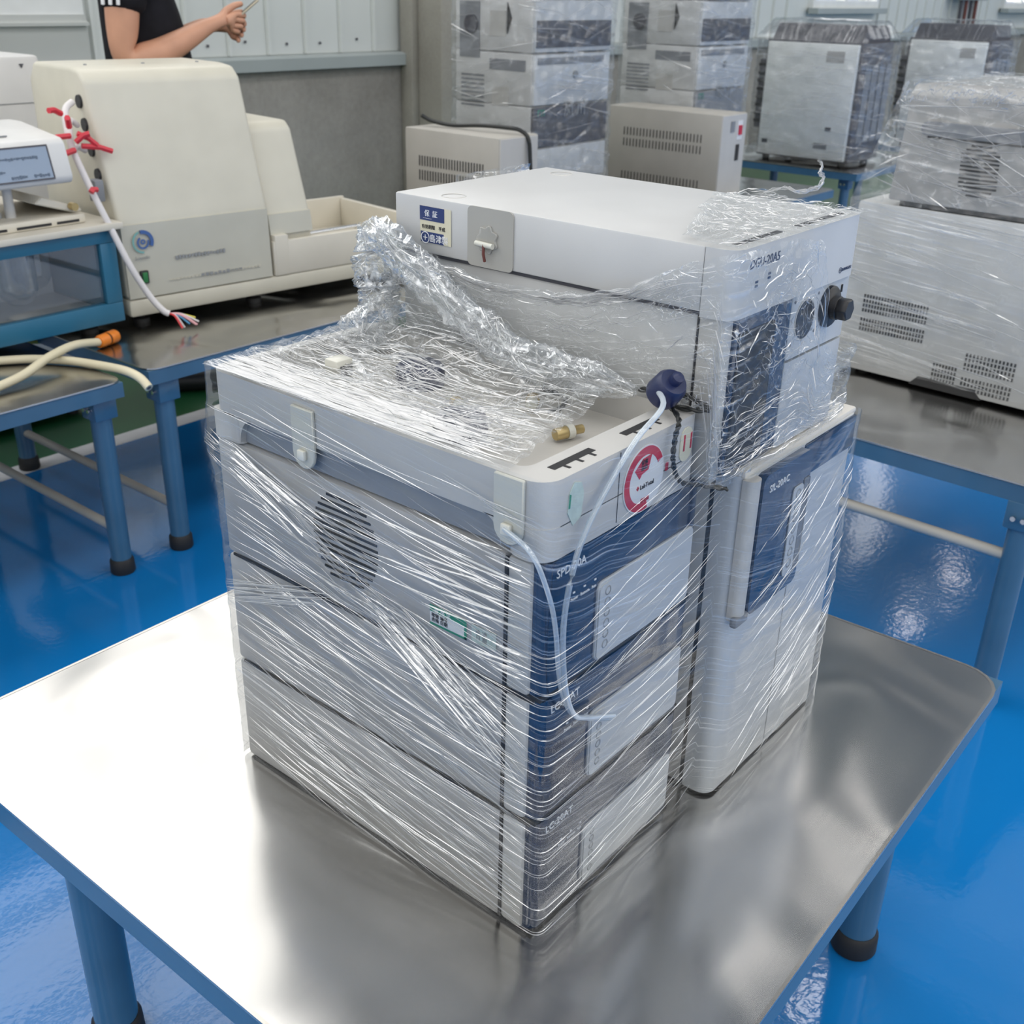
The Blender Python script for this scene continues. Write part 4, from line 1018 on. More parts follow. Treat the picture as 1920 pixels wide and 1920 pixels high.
# ================================================================== dissolution bath on the left bench
BT = thing('vessel_bath', 'blue framed clear water bath with round glass vessels and a display head, left edge', 'lab machine', (0, 0, H))
bx0, bx1, by0, by1 = .05, .915, 2.118, 2.52
fr_ = G()
mk('bath_frame', G().box(bx0, bx1, by0, by0 + .03, .028, .080, .003).box(bx0, bx1, by0, by0 + .03, .236, .268, .003).box(bx1 - .045, bx1, by0, by0 + .03, .080, .236, .002).box(bx0, bx0 + .045, by0, by0 + .03, .080, .236, .002), 'bath_blue', BT)
mk('bath_frame', G().box(bx1 - .025, bx1, by0 + .03, by1, .028, .268, .003).box(bx0, bx0 + .025, by0 + .03, by1, .028, .268, .003).box(bx0 + .025, bx1 - .025, by1 - .02, by1, .028, .268).box(bx0 + .02, bx1 - .02, by0 + .03, by1 - .02, .028, .05), 'bath_blue', BT)
mk('bath_window', G().box(bx0 + .045, bx1 - .045, by0 + .010, by0 + .016, .08, .236), 'acrylic', BT, smooth=False)
mk('bath_lining', G().box(bx0 + .03, bx1 - .03, by0 + .30, by0 + .31, .05, .24), 'vessel_fill', BT, smooth=False)
mk('bath_lining', G().box(bx0 + .03, bx1 - .03, by0 + .04, by0 + .30, .051, .056), 'panel_white', BT, smooth=False)
prof = [(.050 * math.sin(a), .050 - .050 * math.cos(a)) for a in [i * math.pi / 20 for i in range(11)]]
prof[0] = (.0005, 0)
ve = None
for (x_, y_) in ((.545, .09), (.685, .10), (.40, .09), (.78, .20), (.62, .21), (.47, .21)):
    g = G().lathe(prof + [(.050, .150), (.053, .152)], n=26)
    c = (x_, by0 + y_, .093 if y_ < .15 else .10)
    if ve is None: ve = mk('glass_vessel', g, 'glass_vessel', BT, c)
    else: clone(ve, BT, c)
mk('deck', G().box(bx0 - .012, bx1 + .018, by0 - .020, by1 + .01, .270, .288, .004), 'cream_light', BT)
mk('deck_step', G().box(bx0, bx1 - .055, by0 + .03, by1, .288, .312, .006), 'cream_light', BT)
for k, (xa, xb) in enumerate(((.78, .84), (.675, .765), (.60, .65), (.50, .585))):
    mk('deck_slot', G().box(xa, xb, by0 + .0285, by0 + .031, .294, .300), 'dark_slot', BT, smooth=False)
for (x_, y_) in ((.700, .10), (.54, .10), (.40, .10)):
    mk('support_post', G().lathe([(.013, .312), (.011, .395)], (x_, by0 + y_, 0), n=14), 'body_light', BT)
for (x_, y_) in ((.655, .13), (.600, .12), (.50, .13)):
    mk('vessel_lid', G().lathe([(.034, .312), (.034, .322), (.018, .326), (.018, .34), (.0005, .341)], (x_, by0 + y_, 0), n=20), 'panel_white', BT)
    mk('paddle_shaft', G().lathe([(.003, .34), (.003, .395)], (x_, by0 + y_, 0), n=8), 'chrome', BT)
mk('cover_arm', G().prism([(.74, .345), (.76, .362), (.862, .322), (.862, .313), (.84, .313)], by0 + .05, by0 + .30, 'y', .003, 1), 'cream_light', BT)
mk('arm_bolt', G().lathe([(.010, -.02), (.010, .0)], (.835, by0 + .05, .330), n=12, axis='y'), 'brass', BT)
hd = mk('display_head', G().prism([(by0 + .0, .395), (by0 - .008, .410), (by0 + .012, .490), (by0 + .025, .500), (by0 + .20, .522), (by0 + .26, .522), (by0 + .27, .50), (by0 + .27, .395)], .20, .822, 'x', .006, 2), 'off_white_box', BT)
a_ = math.atan2(.020, .080)
mk('display', G().box(-.33, .0, -.002, .0, 0, .076), 'screen', hd, (.770, by0 - .0068, .412), (-a_, 0, 0), smooth=False)
mk('display_bezel', G().box(-.335, .003, -.003, -.0022, .074, .078).box(-.335, .003, -.003, -.0022, -.003, .001).box(.0, .0035, -.003, -.0022, .001, .074), 'dark_grey', hd, (.770, by0 - .0068, .412), (-a_, 0, 0), smooth=False)
for (x_, z_, n_, ) in ((-.19, .048, 24), (-.19, .032, 9), (-.19, .020, 11), (-.21, .006, 10), (-.105, .006, 6), (-.048, .006, 6)):
    s = smudge(hd, 'display_text', x_, z_, n_, .0068, .0075, -.0024, 'screen_text', .18); s.location = (.770, by0 - .0068, .412); s.rotation_euler = (-a_, 0, 0)
mk('head_slot', G().box(.655, .705, by0 + .06, by0 + .066, .506, .5085), 'mid_grey', hd, smooth=False)
mk('head_slot', G().box(.60, .655, by0 + .13, by0 + .136, .519, .523), 'mid_grey', hd, smooth=False)
for (x_, y_) in ((.84, .06), (.12, .06), (.84, .34), (.12, .34)):
    mk('foot', G().lathe([(.024, 0), (.024, .012), (.010, .018), (.010, .029)], (x_, by0 + y_, 0), n=16), 'rubber', BT)
# white cabinet peeping in at the far left, behind the bath
wc = thing('white_cabinet', 'tall white metal cabinet behind the vessel bath at the far left edge', 'cabinet', (.60, 2.92, 0))
mk('cabinet_body', G().box(-.40, .62, 0, .45, .02, H + .635, .012), 'off_white_box', wc)
mk('cabinet_seam', G().box(-.40, .60, -.002, .001, H + .50, H + .502), 'mid_grey', wc, smooth=False)
mk('latch', G().prism([(.552, H + .612), (.566, H + .612), (.559, H + .600)], -.003, .001, 'y'), 'dark_grey', wc, smooth=False)
for k in range(4): mk('foot', G().lathe([(.02, 0), (.02, .021)], (-.35 if k % 2 else .57, .05 if k < 2 else .40, 0), n=12), 'rubber', wc)
# hoses on the bench
h1 = thing('rubber_hose', 'cream rubber hose with an orange snap connector lying on the left bench', 'hose', (0, 0, H))
mk('hose', G().tube(smooth_path([(.20, 1.86, .0115), (.36, 1.875, .0115), (.50, 1.905, .020), (.60, 1.955, .032), (.69, 1.995, .034), (.775, 2.025, .0180)], 8), .0105, 14), 'hose', h1)
dv = Vector((.075, .025, 0)).normalized(); c0 = Vector((.775, 2.025, .0175))
cn = mk('connector', G().tube([c0, c0 + dv * .006, c0 + dv * .030], lambda t: .0145 if t < .2 else .0165, 18), 'orange', h1)
mk('connector_ring', G().tube([c0 + dv * .030, c0 + dv * .036], .0150, 18), 'black', cn)
mk('connector_body', G().tube([c0 + dv * .036, c0 + dv * .062, c0 + dv * .066], lambda t: .0170 if t < .9 else .015, 18), 'orange', cn)
h2 = thing('rubber_hose', 'cream rubber hose whose cut end hangs over the left bench edge', 'hose', (0, 0, H))
hp = smooth_path([(.52, 2.09, .0115), (.60, 2.035, .0115), (.655, 1.955, .0115), (.685, 1.875, .0115), (.705, 1.80, .0105), (.715, 1.755, .000), (.717, 1.725, -.018)], 8)
mk('hose', G().tube(hp, .0105, 14), 'hose', h2)
mk('hose_bore', G().tube([hp[-1] - (hp[-1] - hp[-2]) * .02, hp[-1] + (hp[-1] - hp[-2]).normalized() * .0006], .006, 12), 'dark_grey', h2)
t = mk('yellow_cord', G().tube(smooth_path([(.62, 2.36, .50), (.85, 2.30, .470), (1.10, 2.31, .452), (1.40, 2.36, .470), (1.8, 2.4, .480)]), .006, 8), 'yellow_hose'); tag(t, 'yellow cord slung under the benches on the left', 'cord')

# ================================================================== tall wrapped towers and the grey voltage boxes
def film_shell(root, path, zfun, z0, mat, amp, nu, nv, top=None, creases=60, slope=(-.4, .4), seedv=0, wmul=1.0, holes=None):
    pa = Path2(path, .02); U_ = pa.len
    def pt(u, v, ex=0.0):
        p, n = pa.at(u); zt = zfun(u / U_); z = z0 + v * (zt - z0)
        d = .004 + amp * (ridge(u * 7 + seedv, z * 7, seedv) * .7 + nz3(u * 22, z * 22, seedv)) ; d = max(.001, d) + ex
        return Vector((p.x + n.x * d, p.y + n.y * d, z)), Vector((n.x, n.y, 0))
    g = G(); g.grid(lambda a, b: pt(a * U_, b)[0], nu, nv, lambda a, b: (a * U_, b * (zfun(a) - z0)))
    mk('wrap_sheet', g, mat, root, uv=True, ang=180, fix=False)
    fo = G(); r_ = random.Random(seedv + 5)
    for i in range(creases):
        u0, z_0, ln, sl = r_.uniform(0, U_ * .9), r_.uniform(.02, .98), r_.uniform(.06, .35), r_.uniform(*slope); q, nr = [], []
        for k in range(8):
            t = k / 7; u = u0 + ln * t; zt = zfun(min(1, u / U_)); v = z_0 + sl * ln * t / (zt - z0)
            if u > U_ or not (0.01 < v < .99): break
            p, n = pt(u, v, .002); q.append(p); nr.append(n)
        if len(q) > 3: strand(fo, q, nr, r_.uniform(.0008, .0022) * wmul, .002)
    mk('creases', fo, 'film_fold', root, kind='stuff', smooth=False, fix=False)
    if top:
        fx, fy, fz = top
        g = G(); xs_ = [p[0] for p in path]; ys_ = [p[1] for p in path]; xa, xb, ya, yb = min(xs_), max(xs_), min(ys_), max(ys_)
        g.grid(lambda a, b: Vector((xa + (xb - xa) * a, ya + (yb - ya) * b, fz(a, b))), 50, 50, lambda a, b: (a * (xb - xa), b * (yb - ya)))
        mk('top_sheet', g, mat, root, uv=True, ang=180, fix=False)
def tower(lb, x0, y0, w, d, hgt, k):
    t = thing('instrument_tower', lb, 'lab instrument', (x0, y0, H), group='wrapped instrument towers')
    z = .0; hs = [.14, .14, .155, .19, .19, .16]
    cols = ['body_light', 'body_light', 'mid_grey', 'body_light', 'body_light', 'body_light']
    n = 0
    while z < hgt - .01:
        h_ = min(hs[n % 6], hgt - z)
        m_ = mk('module', G().box(0, w, 0.01, d, z + .001, z + h_ - .001, .006), 'body_light', t)
        mk('module_front', G().box(.004, w - .004, -.002, .012, z + .004, z + h_ - .004, .004), ('panel_white', 'panel_white', 'dark_grey' if k == 0 else 'mid_grey', 'panel_white', 'panel_white', 'panel_white')[n % 6], m_)
        z += h_; n += 1
    # dark fascia strip, recessed handles and side vents
    zz = .645
    mk('fascia_strip', G().box(.008, w - .010, -.006, .0, zz, zz + .095, .002), 'dark_grey', t)
    mk('fascia_line', G().box(.02, w * .9, -.005, .0, zz - .060, zz - .035, .001), 'mid_grey', t)
    mk('latch', G().lathe([(.014, -.008), (.014, 0)], (w * .52, 0, zz - .10), n=10, axis='y'), 'grey_ink', t)
    text('paint_mark', '凤 川', .065, (w * .38, -.007, zz - .25), FRONT, 'grey_ink', t)
    text('paint_mark', 'rn', .055, (.02, -.007, zz - .245), FRONT, 'label_green', t)
    mk('side_knob', G().lathe([(.034, -.012), (.034, .0)], (0, d * .78, .72), n=16, axis='x'), 'dark_grey', t)
    mk('side_plate', G().box(-.003, .001, d * .68, d * .94, .60, .80), 'mid_grey', t, smooth=False)
    mk('side_latch', G().prism([(d * .33, .80), (d * .28, .745), (d * .33, .69)], -.006, .0, 'x'), 'black', t, smooth=False)
    mk('side_plate', G().box(-.002, .001, d * .35, d * .55, .68, .77), 'stab_side', t, smooth=False)
    mk('side_plate', G().box(-.002, .001, d * .1, d * .55, .56, .60), 'mid_grey', t, smooth=False)
    mk('side_plate', G().box(-.002, .001, d * .30, d * .52, .43, .50), 'stab_side', t, smooth=False)
    for r_ in range(8): mk('side_vent', G().box(-.002, .001, d * .62, d * .92, .42 + r_ * .016, .427 + r_ * .016), 'mid_grey', t, smooth=False)
    fl_ = thing('stretch_film', lb.replace('instrument tower', 'film skin of the tower') if False else ('clear stretch film round the tall tower ' + ('behind the black cable' if k == 0 else 'next to the black and white instrument')), 'plastic film', (x0, y0, H), group='film on the tall towers')
    film_shell(fl_, [(w * .8, d + .012), (-.012, d + .012), (-.012, -.014), (w + .012, -.014), (w + .012, d * .6)], lambda s_: hgt + .004, .04, 'film_far', .007, 150, 110, creases=110, seedv=k * 7 + 1)
    return t
tower('tall film wrapped white instrument tower behind the black cable', 2.86, 2.30, .50, .40, 1.02, 0)
tower('tall film wrapped white instrument tower next to the black and white instrument', 4.06, 2.30, .46, .42, 1.02, 1)
def volt_box(lb, x0, y0, w, d, h_, k):
    t = thing('voltage_box', lb, 'power box', (x0, y0, H), group='grey voltage boxes')
    mk('case', G().box(0, w, 0, d, .012, h_, .004), 'stab_grey', t)
    mk('front_plate', G().box(.004, w - .004, -.003, .002, .016, h_ - .004, .001, 1), 'stab_side', t)
    sl = None
    for r_ in range(2 + (k == 1)):
        zc = h_ - .105 - r_ * .048 if r_ < 2 else h_ - .30
        for j in range(24):
            y_ = d * .16 + j * (d * .68 / 23)
            g = G().box(-.0015, .001, -.0022, .0022, -.017, .017)
            if sl is None: sl = mk('vent_slot', g, 'dark_slot', t, (0, y_, zc), smooth=False)
            else: clone(sl, t, (0, y_, zc))
    if k == 0:
        s = mk('name_plate', G().box(.03, .09, -.005, -.002, h_ - .22, h_ - .14), 'paper_white', t, smooth=False)
        text('plate_text', '型号\n规格', .014, (.036, -.0055, h_ - .165), FRONT, 'grey_ink', s)
    else:
        mk('meter', G().box(w * .35, w * .5, -.006, -.002, h_ - .075, h_ - .03), 'mid_grey', t, smooth=False)
        mk('switch', G().box(w * .66, w * .78, -.010, -.002, h_ - .09, h_ - .05), 'red_ink', t, smooth=False)
        mk('switch_plate', G().box(w * .62, w * .82, -.005, -.002, h_ - .11, h_ - .03), 'paper_white', t, smooth=False)
        mk('socket', G().box(w * .62, w * .76, -.006, -.002, h_ - .20, h_ - .13, .002), 'dark_slot', t, smooth=False)
    for (x_, y_) in ((.03, .03), (w - .03, .03), (.03, d - .03), (w - .03, d - .03)): mk('foot', G().lathe([(.014, 0), (.014, .013)], (x_, y_, 0), n=10), 'rubber', t)
    return t
volt_box('grey vented metal box with a black cable over its top', 2.225, 1.93, .205, .43, .405, 0)
volt_box('grey vented metal box with a red switch, right of the black cable', 3.80, 2.00, .22, .60, .37, 1)
t = mk('power_cable', G().tube(smooth_path([(2.289, 2.34, H + .440), (2.30, 2.30, H + .424), (2.321, 2.22, H + .415), (2.33, 2.10, H + .424), (2.345, 1.99, H + .425), (2.358, 1.950, H + .419), (2.366, 1.921, H + .395), (2.37, 1.914, H + .33), (2.375, 1.908, H + .20), (2.377, 1.907, H + .06), (2.40, 1.895, H + .0085), (2.47, 1.89, H + .0075), (2.6, 1.95, H + .0075)]), .0068, 10), 'cable_black')
tag(t, 'thick black power cable lying over the grey vented box', 'cable')

# ================================================================== black and white wrapped instruments far back
def bw_unit(lb, flb, x0, y0, w, h_, d, k):
    """white panel looks towards -x; y0 is its right-hand end"""
    t = thing('boxed_analyser', lb, 'lab instrument', (x0, y0, H), group='black and white wrapped instruments')
    mk('body', G().box(.03, d, 0, w, .02, h_ - .09, .006), 'dark_grey', t)
    mk('white_panel', G().box(.0, .03, .02, w - .02, .03, h_ - .10, .004), 'frame_white', t)
    cap_ = G().prism([(.03, h_ - .10), (.10, h_ - .01), (d - .06, h_ - .01), (d, h_ - .10)], .02, w - .02, 'y', .004, 1)
    mk('sloping_hood', cap_, 'dark_grey', t)
    for j in range(9): mk('side_fin', G().box(.06, d - .03, w - .001, w + .006, .10 + j * .045, .118 + j * .045), 'black', t, smooth=False)
    mk('fin_block', G().box(.05, .30, w - .001, w + .045, .16, .52, .004), 'dark_grey', t)
    for j in range(8): mk('side_fin', G().box(.044, .056, w + .004, w + .046, .19 + j * .042, .205 + j * .042), 'black', t, smooth=False)
    for j in range(4): mk('side_plate', G().box(.08 + j * .09, .15 + j * .09, -.004, .002, .12, h_ - .2), 'mid_grey', t, smooth=False)
    mk('name_plate', G().box(-.002, .001, w * .16, w * .34, h_ - .19, h_ - .135), 'stab_side', t, smooth=False)
    mk('badge', G().box(-.002, .001, w * .20, w * .26, .18, .20), 'dark_grey', t, smooth=False)
    mk('badge', G().box(-.002, .001, w * .86, w * .92, .09, .11), 'dark_grey', t, smooth=False)
    mk('logo_print', G().box(-.002, .001, w * .22, w * .36, .085, .115), 'mid_grey', t, smooth=False)
    for (x_, y_) in ((.06, .05), (d - .06, .05), (.06, w - .05), (d - .06, w - .05)): mk('foot', G().lathe([(.02, 0), (.02, .022)], (x_, y_, 0), n=10), 'rubber', t)
    f_ = thing('stretch_film', flb, 'plastic film', (x0, y0, H), group='film on the black and white instruments')
    pth = [(d * .8, w + .055), (.02, w + .055), (-.014, w + .01), (-.014, -.03), (d + .02, -.03), (d + .02, w * .6)]
    film_shell(f_, pth, lambda s_: h_ - .09, .012, 'film_far', .008, 120, 80, top=(0, 0, lambda a, b: h_ - .09 + .105 * min(1, a * 6, (1 - a) * 8, b * 9 + .2, (1 - b) * 9 + .2) + .006 * nz3(a * 9, b * 9, 3)), creases=70, slope=(-.15, .1), seedv=20 + k)
bw_unit('film wrapped instrument with white panel and dark sides on the nearer far table', 'clear stretch film over the nearer black and white instrument', 5.28, 2.05, .56, .715, .42, 0)
bw_unit('film wrapped instrument with white panel and dark sides on the farther far table', 'clear stretch film over the farther black and white instrument', 6.52, 1.80, .50, .715, .42, 1)

# ================================================================== large wrapped white instrument on the right bench
LW = thing('large_analyser', 'large film wrapped white and grey instrument with slotted vents on the right bench', 'lab instrument', (1.90, -.30, H), math.radians(-3.0))
LL = .875
mk('lower_cabinet', G().box(0, .55, 0, LL, .008, .415, .008), 'off_white_box', LW)
mk('upper_cabinet', G().prism([(.0, .425), (.03, .60), (.03, .655), (.05, .675), (.55, .675), (.55, .425)], 0.0, LL - .07, 'y', .006, 2), 'body_grey', LW)
mk('dark_gap', G().box(.004, .5, .004, LL - .10, .4145, .427), 'dark_slot', LW, smooth=False)
mk('base_gap', G().prism([(.50, .0075), (.52, .030), (.655, .030), (.675, .0075)], -.002, .02, 'x'), 'black', LW, smooth=False)
mk('handle_recess', G().prism(rrect(.0, .757, .572, .602, .012), .010, .0245, 'x'), 'mid_grey', LW, smooth=False)
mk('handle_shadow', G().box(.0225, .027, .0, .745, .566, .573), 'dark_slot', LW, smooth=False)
for (yc, zc, ny, nz_, sy, sz) in ((.745, .160, 22, 8, .0075, .0115), (.60, .055, 8, 4, .0075, .0115), (.500, .072, 14, 8, .0085, .0115)):
    g0 = None
    for a in range(nz_):
        if nz_ == 8 and a == 3 : continue
        for b in range(ny):
            p = (0, yc + (b - ny / 2) * sy, zc + (a - nz_ / 2) * sz)
            if g0 is None: g0 = mk('vent_slot', G().box(-.0012, .001, -.0022, .0022, -.0040, .0040), 'dark_slot', LW, p, smooth=False)
            else: clone(g0, LW, p)
for j in range(13):
    zz = .455 + j * .0085; wd = .085 if 1 < j < 11 else (.065 if j in (1, 11) else .045)
    xx_ = (zz - .425) * (.03 / .175)
    mk('fan_louvre', G().box(xx_ - .0018, xx_ + .003, .605 - wd / 2 + .004 * j * .3, .605 + wd / 2 + .004 * j * .3, zz, zz + .0042), 'dark_slot', LW, smooth=False)
for (x_, y_) in ((.05, .06), (.5, .06), (.05, LL - .06), (.5, LL - .06)): mk('foot', G().lathe([(.02, 0), (.02, .009)], (x_, y_, 0), n=12), 'rubber', LW)
LF = thing('stretch_film', 'clear stretch film wrapped round the large white instrument on the right bench', 'plastic film', (1.90, -.30, H), math.radians(-3.0))
def lz(s_): return .418
film_shell(LF, [(.40, LL + .014), (-.014, LL + .014), (-.014, -.014), (.55, -.014)], lz, .030, 'film_side', .004, 150, 70, creases=90, slope=(-.30, -.02), seedv=31)
# upper film: leans in from the lower corner to the upper cabinet
def uf(a, b):
    y = (LL + .012) - a * (LL + .02); zt = .680 + .004 * nz3(a * 8, 2, 1); z = .420 + b * (zt - .420)
    yin = -.075 * b * math.exp(-((a / .05) ** 2)); x_ = -.014 + .032 * b
    d = .004 * ridge(a * 9, z * 12, 3) + .003 * nz3(a * 30, z * 40, 1)
    return Vector((x_ - max(0, d) * .6, y + yin, z))
g = G(); g.grid(uf, 120, 70, lambda a, b: (a * .86, b * .27)); mk('upper_sheet', g, 'film_far', LF, uv=True, ang=180, fix=False)
g = G(); g.grid(lambda a, b: Vector((-.014 + .032 * b + .45 * a, LL + .012 - .075 * b + .006 * nz3(a * 9, b * 9, 1), .42 + .268 * b)), 40, 40, lambda a, b: (a * .45, b * .27)); mk('end_sheet', g, 'film_far', LF, uv=True, ang=180, fix=False)
g = G(); g.grid(lambda a, b: Vector((.016 + .5 * a, (LL - .066) * b, .679 + .006 * max(0, ridge(a * 9, b * 14, 4)) + .003 * nz3(a * 40, b * 60, 2))), 50, 80, lambda a, b: (b * .8, a * .5)); mk('top_sheet', g, 'film_far', LF, uv=True, ang=180, fix=False)
fo = G(); r_ = random.Random(77)
for i in range(70):
    a0, b0, da, db = r_.uniform(.0, .5), r_.uniform(.02, .95), r_.uniform(.06, .3), r_.uniform(-.5, .25); q = []
    for k in range(8):
        a, b = a0 + da * k / 7, b0 + db * k / 7
        if 0 < b < 1 and a < 1: q.append(uf(a, b) + Vector((-.002, 0, 0)))
    if len(q) > 3: strand(fo, q, Vector((-1, 0, .1)), r_.uniform(.0006, .0020), .002)
for i in range(120):
    a0 = r_.uniform(0, .7); b0 = r_.uniform(.86, 1.0); q = [uf(min(.99, a0 + .03 * k / 5 * r_.uniform(.5, 1)), min(1, b0 + r_.uniform(-.03, .03))) + Vector((-.003, 0, .002)) for k in range(6)]
    strand(fo, q, Vector((-.7, 0, .7)), r_.uniform(.0006, .0014), .002)
mk('creases', fo, 'film_fold', LF, kind='stuff', smooth=False, fix=False)
# electrical box and conduits on the far wall
eb = thing('switch_box', 'grey electrical box with dark conduits on the far back wall, top right', 'electrical box', (13.0, YW - .06, H + .82))
mk('box_body', G().box(-.10, .75, -.10, .0, 0, .5, .01), 'wall_trim', eb)
for k in range(4): mk('conduit', G().tube([(.02 + .16 * k, -.05, .0), (.03 + .16 * k, -.05, -.22), (.03 + .16 * k, -.03, -.75)], .022, 8), ('dark_grey', 'brown_cable', 'dark_grey', 'brown_cable')[k], eb)
# ================================================================== person with a phone behind the cream machine
FX = Vector((.80, -.60, 0)).normalized(); RX = Vector((FX.y, -FX.x, 0))      # forward, right-hand side
PO = Vector((1.62, 2.99, 0))
def PL(f, r, z): return PO + FX * f + RX * r + Vector((0, 0, z))
def skin_obj(name, nodes, edges, mat, parent, root=0, sub=2):
    bm = bmesh.new(); lay = bm.verts.layers.skin.verify(); vs = []
    for (p, r) in nodes:
        v = bm.verts.new(p); v[lay].radius = r if isinstance(r, tuple) else (r, r); vs.append(v)
    vs[root][lay].use_root = True
    for a, b in edges: bm.edges.new((vs[a], vs[b]))
    me = bpy.data.meshes.new(name); bm.to_mesh(me); bm.free(); me.materials.append(M[mat])
    o = bpy.data.objects.new(name, me); COL.objects.link(o)
    s_ = o.modifiers.new('skin', 'SKIN'); s_.use_smooth_shade = True; s_.branch_smoothing = .3
    d = o.modifiers.new('sub', 'SUBSURF'); d.levels = sub; d.render_levels = sub
    dg_ = bpy.context.evaluated_depsgraph_get(); m2 = bpy.data.meshes.new_from_object(o.evaluated_get(dg_)); bpy.data.objects.remove(o)
    m2.materials.clear(); m2.materials.append(M[mat]); m2.polygons.foreach_set('use_smooth', [True] * len(m2.polygons))
    o = bpy.data.objects.new(name, m2); COL.objects.link(o)
    if parent is not None: o.parent = parent
    return o
pers = thing('person', 'person in a black short sleeved shirt with white sleeve stripes looking at a phone', 'person', (0, 0, 0))
nodes, edges, ix = [], [], {}
def nd(k, f, r, z, rad, link=None):
    ix[k] = len(nodes); nodes.append((PL(f, r, z), rad))
    if link is not None: edges.append((ix[link], ix[k]))
nd('pelvis', 0, 0, .94, (.15, .12))
nd('waist', .01, 0, 1.08, (.145, .12), 'pelvis'); nd('chest', .0, 0, 1.28, (.16, .12), 'waist'); nd('neck0', -.02, 0, 1.46, (.07, .065), 'chest'); nd('neck1', .0, 0, 1.52, (.055, .055), 'neck0')
nd('head0', .025, 0, 1.575, (.065, .075), 'neck1'); nd('head1', .03, 0, 1.64, (.078, .092), 'head0'); nd('head2', .015, 0, 1.70, (.075, .09), 'head1'); nd('head3', .01, 0, 1.735, (.04, .05), 'head2')
for s_, k in ((1, 'R'), (-1, 'L')):
    nd('hip' + k, 0, s_ * .09, .88, .10, 'pelvis'); nd('thigh' + k, .01, s_ * .10, .68, .085, 'hip' + k); nd('knee' + k, .02, s_ * .10, .49, .06, 'thigh' + k); nd('calf' + k, -.005, s_ * .10, .34, .056, 'knee' + k); nd('ankle' + k, -.01, s_ * .10, .09, .038, 'calf' + k); nd('toe' + k, .13, s_ * .11, .035, .03, 'ankle' + k)
    nd('clav' + k, -.01, s_ * .12, 1.40, .075, 'chest'); nd('sh' + k, -.015, s_ * .195, 1.39, .066, 'clav' + k); nd('ua' + k, -.028, s_ * .215, 1.27, .056, 'sh' + k); nd('el' + k, -.040, s_ * .225, 1.135, .048, 'ua' + k)
    nd('fa' + k, .06, s_ * .195, 1.150, .050, 'el' + k); nd('fb' + k, .15, s_ * .145, 1.195, .039, 'fa' + k); nd('wr' + k, .225, s_ * .095, 1.235, .028, 'fb' + k)
    dz = 0 if s_ > 0 else -.025
    nd('pa' + k, .265, s_ * .070, 1.250 + dz, (.030, .022), 'wr' + k); nd('pb' + k, .300, s_ * .052, 1.255 + dz, (.036, .018), 'pa' + k)
    # five fingers: thumb on top of the phone, the others curled under and round it
    nd('t1' + k, .285, s_ * .050, 1.280 + dz, .013, 'pa' + k); nd('t2' + k, .318, s_ * .030, 1.298 + dz, .011, 't1' + k); nd('t3' + k, .345, s_ * .015, 1.303 + dz, .009, 't2' + k)
    for j, (lz_, ln) in enumerate(((1.272, .046), (1.255, .050), (1.238, .046), (1.222, .036))):
        a = 'f%d' % j
        nd(a + 'a' + k, .318 - .006 * j, s_ * .046, lz_ + dz, .0105, 'pb' + k); nd(a + 'b' + k, .318 + ln * .62 - .006 * j, s_ * .026, lz_ - .004 + dz, .0095, a + 'a' + k); nd(a + 'c' + k, .318 + ln * .55 - .006 * j, s_ * -.004, lz_ - .010 + dz, .0080, a + 'b' + k)
body = skin_obj('body', nodes, edges, 'skin', pers, 0, 2)
# clothes
nodes, edges, ix = [], [], {}
nd('hem', .02, 0, .90, (.185, .155)); nd('belly', .035, 0, 1.05, (.19, .16), 'hem'); nd('chest', .012, 0, 1.26, (.19, .155), 'belly'); nd('top', -.005, 0, 1.40, (.13, .105), 'chest'); nd('col', -.015, 0, 1.468, (.075, .072), 'top')
for s_, k in ((1, 'R'), (-1, 'L')):
    nd('sh' + k, -.012, s_ * .17, 1.40, .085, 'top'); nd('sl' + k, -.020, s_ * .205, 1.33, .080, 'sh' + k); nd('sm' + k, -.027, s_ * .214, 1.262, .078, 'sl' + k)
sh_ = skin_obj('shirt', nodes, edges, 'shirt', pers, 0, 2)
nodes, edges, ix = [], [], {}
nd('w', .0, 0, .96, (.165, .135)); nd('p', 0, 0, .88, (.165, .14), 'w')
for s_, k in ((1, 'R'), (-1, 'L')):
    nd('h' + k, 0, s_ * .095, .78, .105, 'p'); nd('k' + k, .02, s_ * .10, .49, .078, 'h' + k); nd('c' + k, .0, s_ * .10, .30, .070, 'k' + k); nd('a' + k, -.005, s_ * .10, .07, .062, 'c' + k)
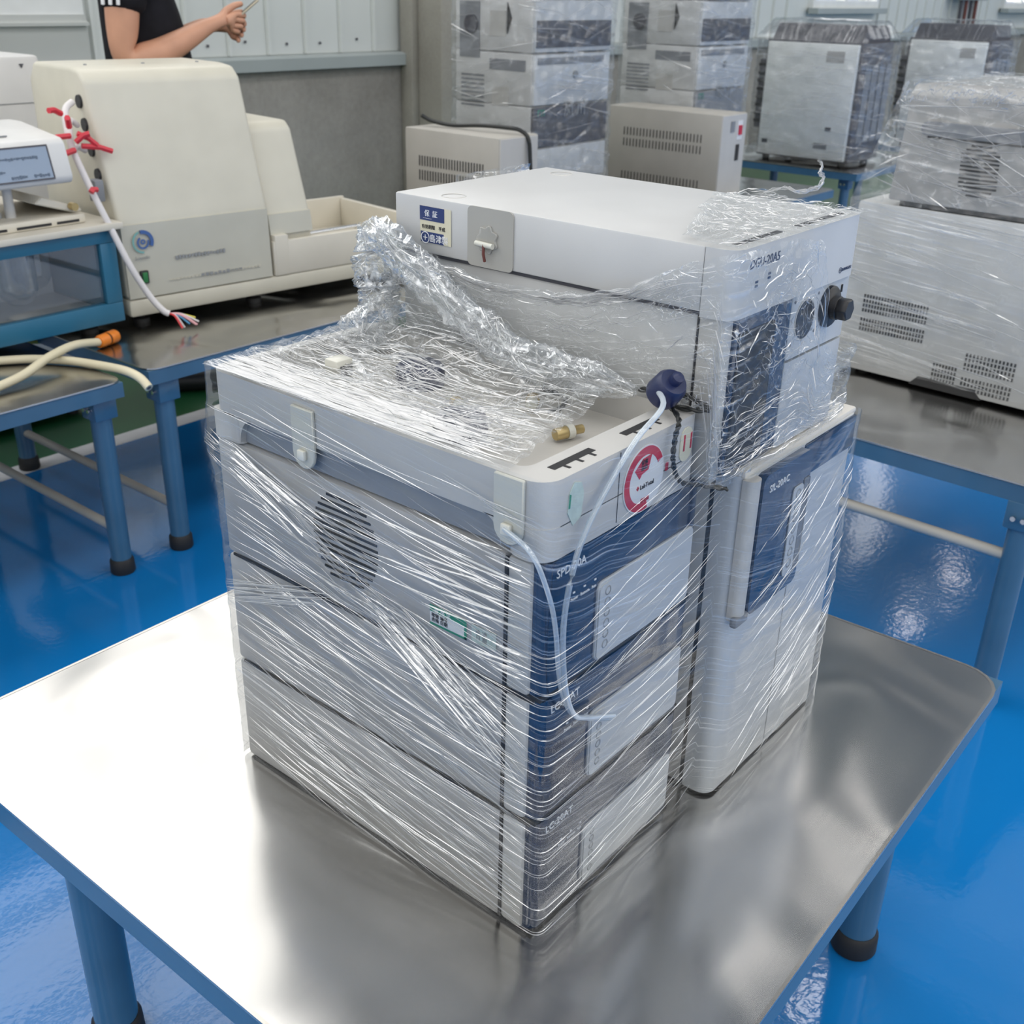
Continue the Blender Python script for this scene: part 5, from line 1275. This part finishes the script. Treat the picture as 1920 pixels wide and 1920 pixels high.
skin_obj('trousers', nodes, edges, 'trouser', pers, 0, 2)
yaw = math.atan2(FX.y, FX.x)
for s_ in (1, -1):
    p = PL(.045, s_ * .105, 0)
    mk('shoe', G().box(-.13, .14, -.048, .048, .0, .075, .03, 3), 'black', pers, p, (0, 0, yaw))
for k in range(3):                                   # three white stripes on the near sleeve
    f0 = -.068 + k * .022
    mk('sleeve_stripe', G().tube([PL(f0, .292 - abs(k - 1) * .006, 1.40), PL(f0 - .004, .298 - abs(k - 1) * .006, 1.32), PL(f0 - .006, .2935 - abs(k - 1) * .006, 1.298)], .0055, 6), 'white_ink', pers)
hr = G(); prof_ = [(.0005, .095), (.04, .088), (.072, .060), (.086, .02), (.085, -.02), (.078, -.05)]
mk('hair', G().lathe(prof_, n=20), 'hair', pers, PL(-.008, 0, 1.672), (0, math.radians(-14), yaw))
for s_ in (1, -1):
    mk('eye', G().lathe([(.0005, -.011), (.008, -.007), (.011, 0), (.008, .007), (.0005, .011)], n=12), 'eye_white', pers, PL(.098, s_ * .032, 1.638))
    mk('pupil', G().lathe([(.0005, -.005), (.005, 0), (.0005, .005)], n=10), 'black', pers, PL(.1075, s_ * .032, 1.636))
    mk('ear', G().lathe([(.0005, -.028), (.010, -.018), (.012, .01), (.0005, .026)], n=10), 'skin', pers, PL(.01, s_ * .083, 1.628))
mk('nose', G().tube([PL(.112, 0, 1.640), PL(.128, 0, 1.608), PL(.112, 0, 1.602)], lambda t: .008 + .006 * t, 8), 'skin', pers)
mk('mouth', G().tube([PL(.092, .022, 1.576), PL(.102, 0, 1.578), PL(.092, -.022, 1.576)], .006, 8), 'lip', pers)
ph = thing('mobile_phone', 'slim pale gold mobile phone held in both hands of the person', 'phone', PL(.335, .006, 1.268), yaw)
pr = (0, math.radians(-38), 0)
mk('phone_case', G().box(-.040, .078, -.036, .036, -.004, .004, .0035), 'phone_gold', ph, rot=pr)
mk('phone_screen', G().box(-.037, .075, -.033, .033, .0040, .0046), 'black', ph, rot=pr, smooth=False)
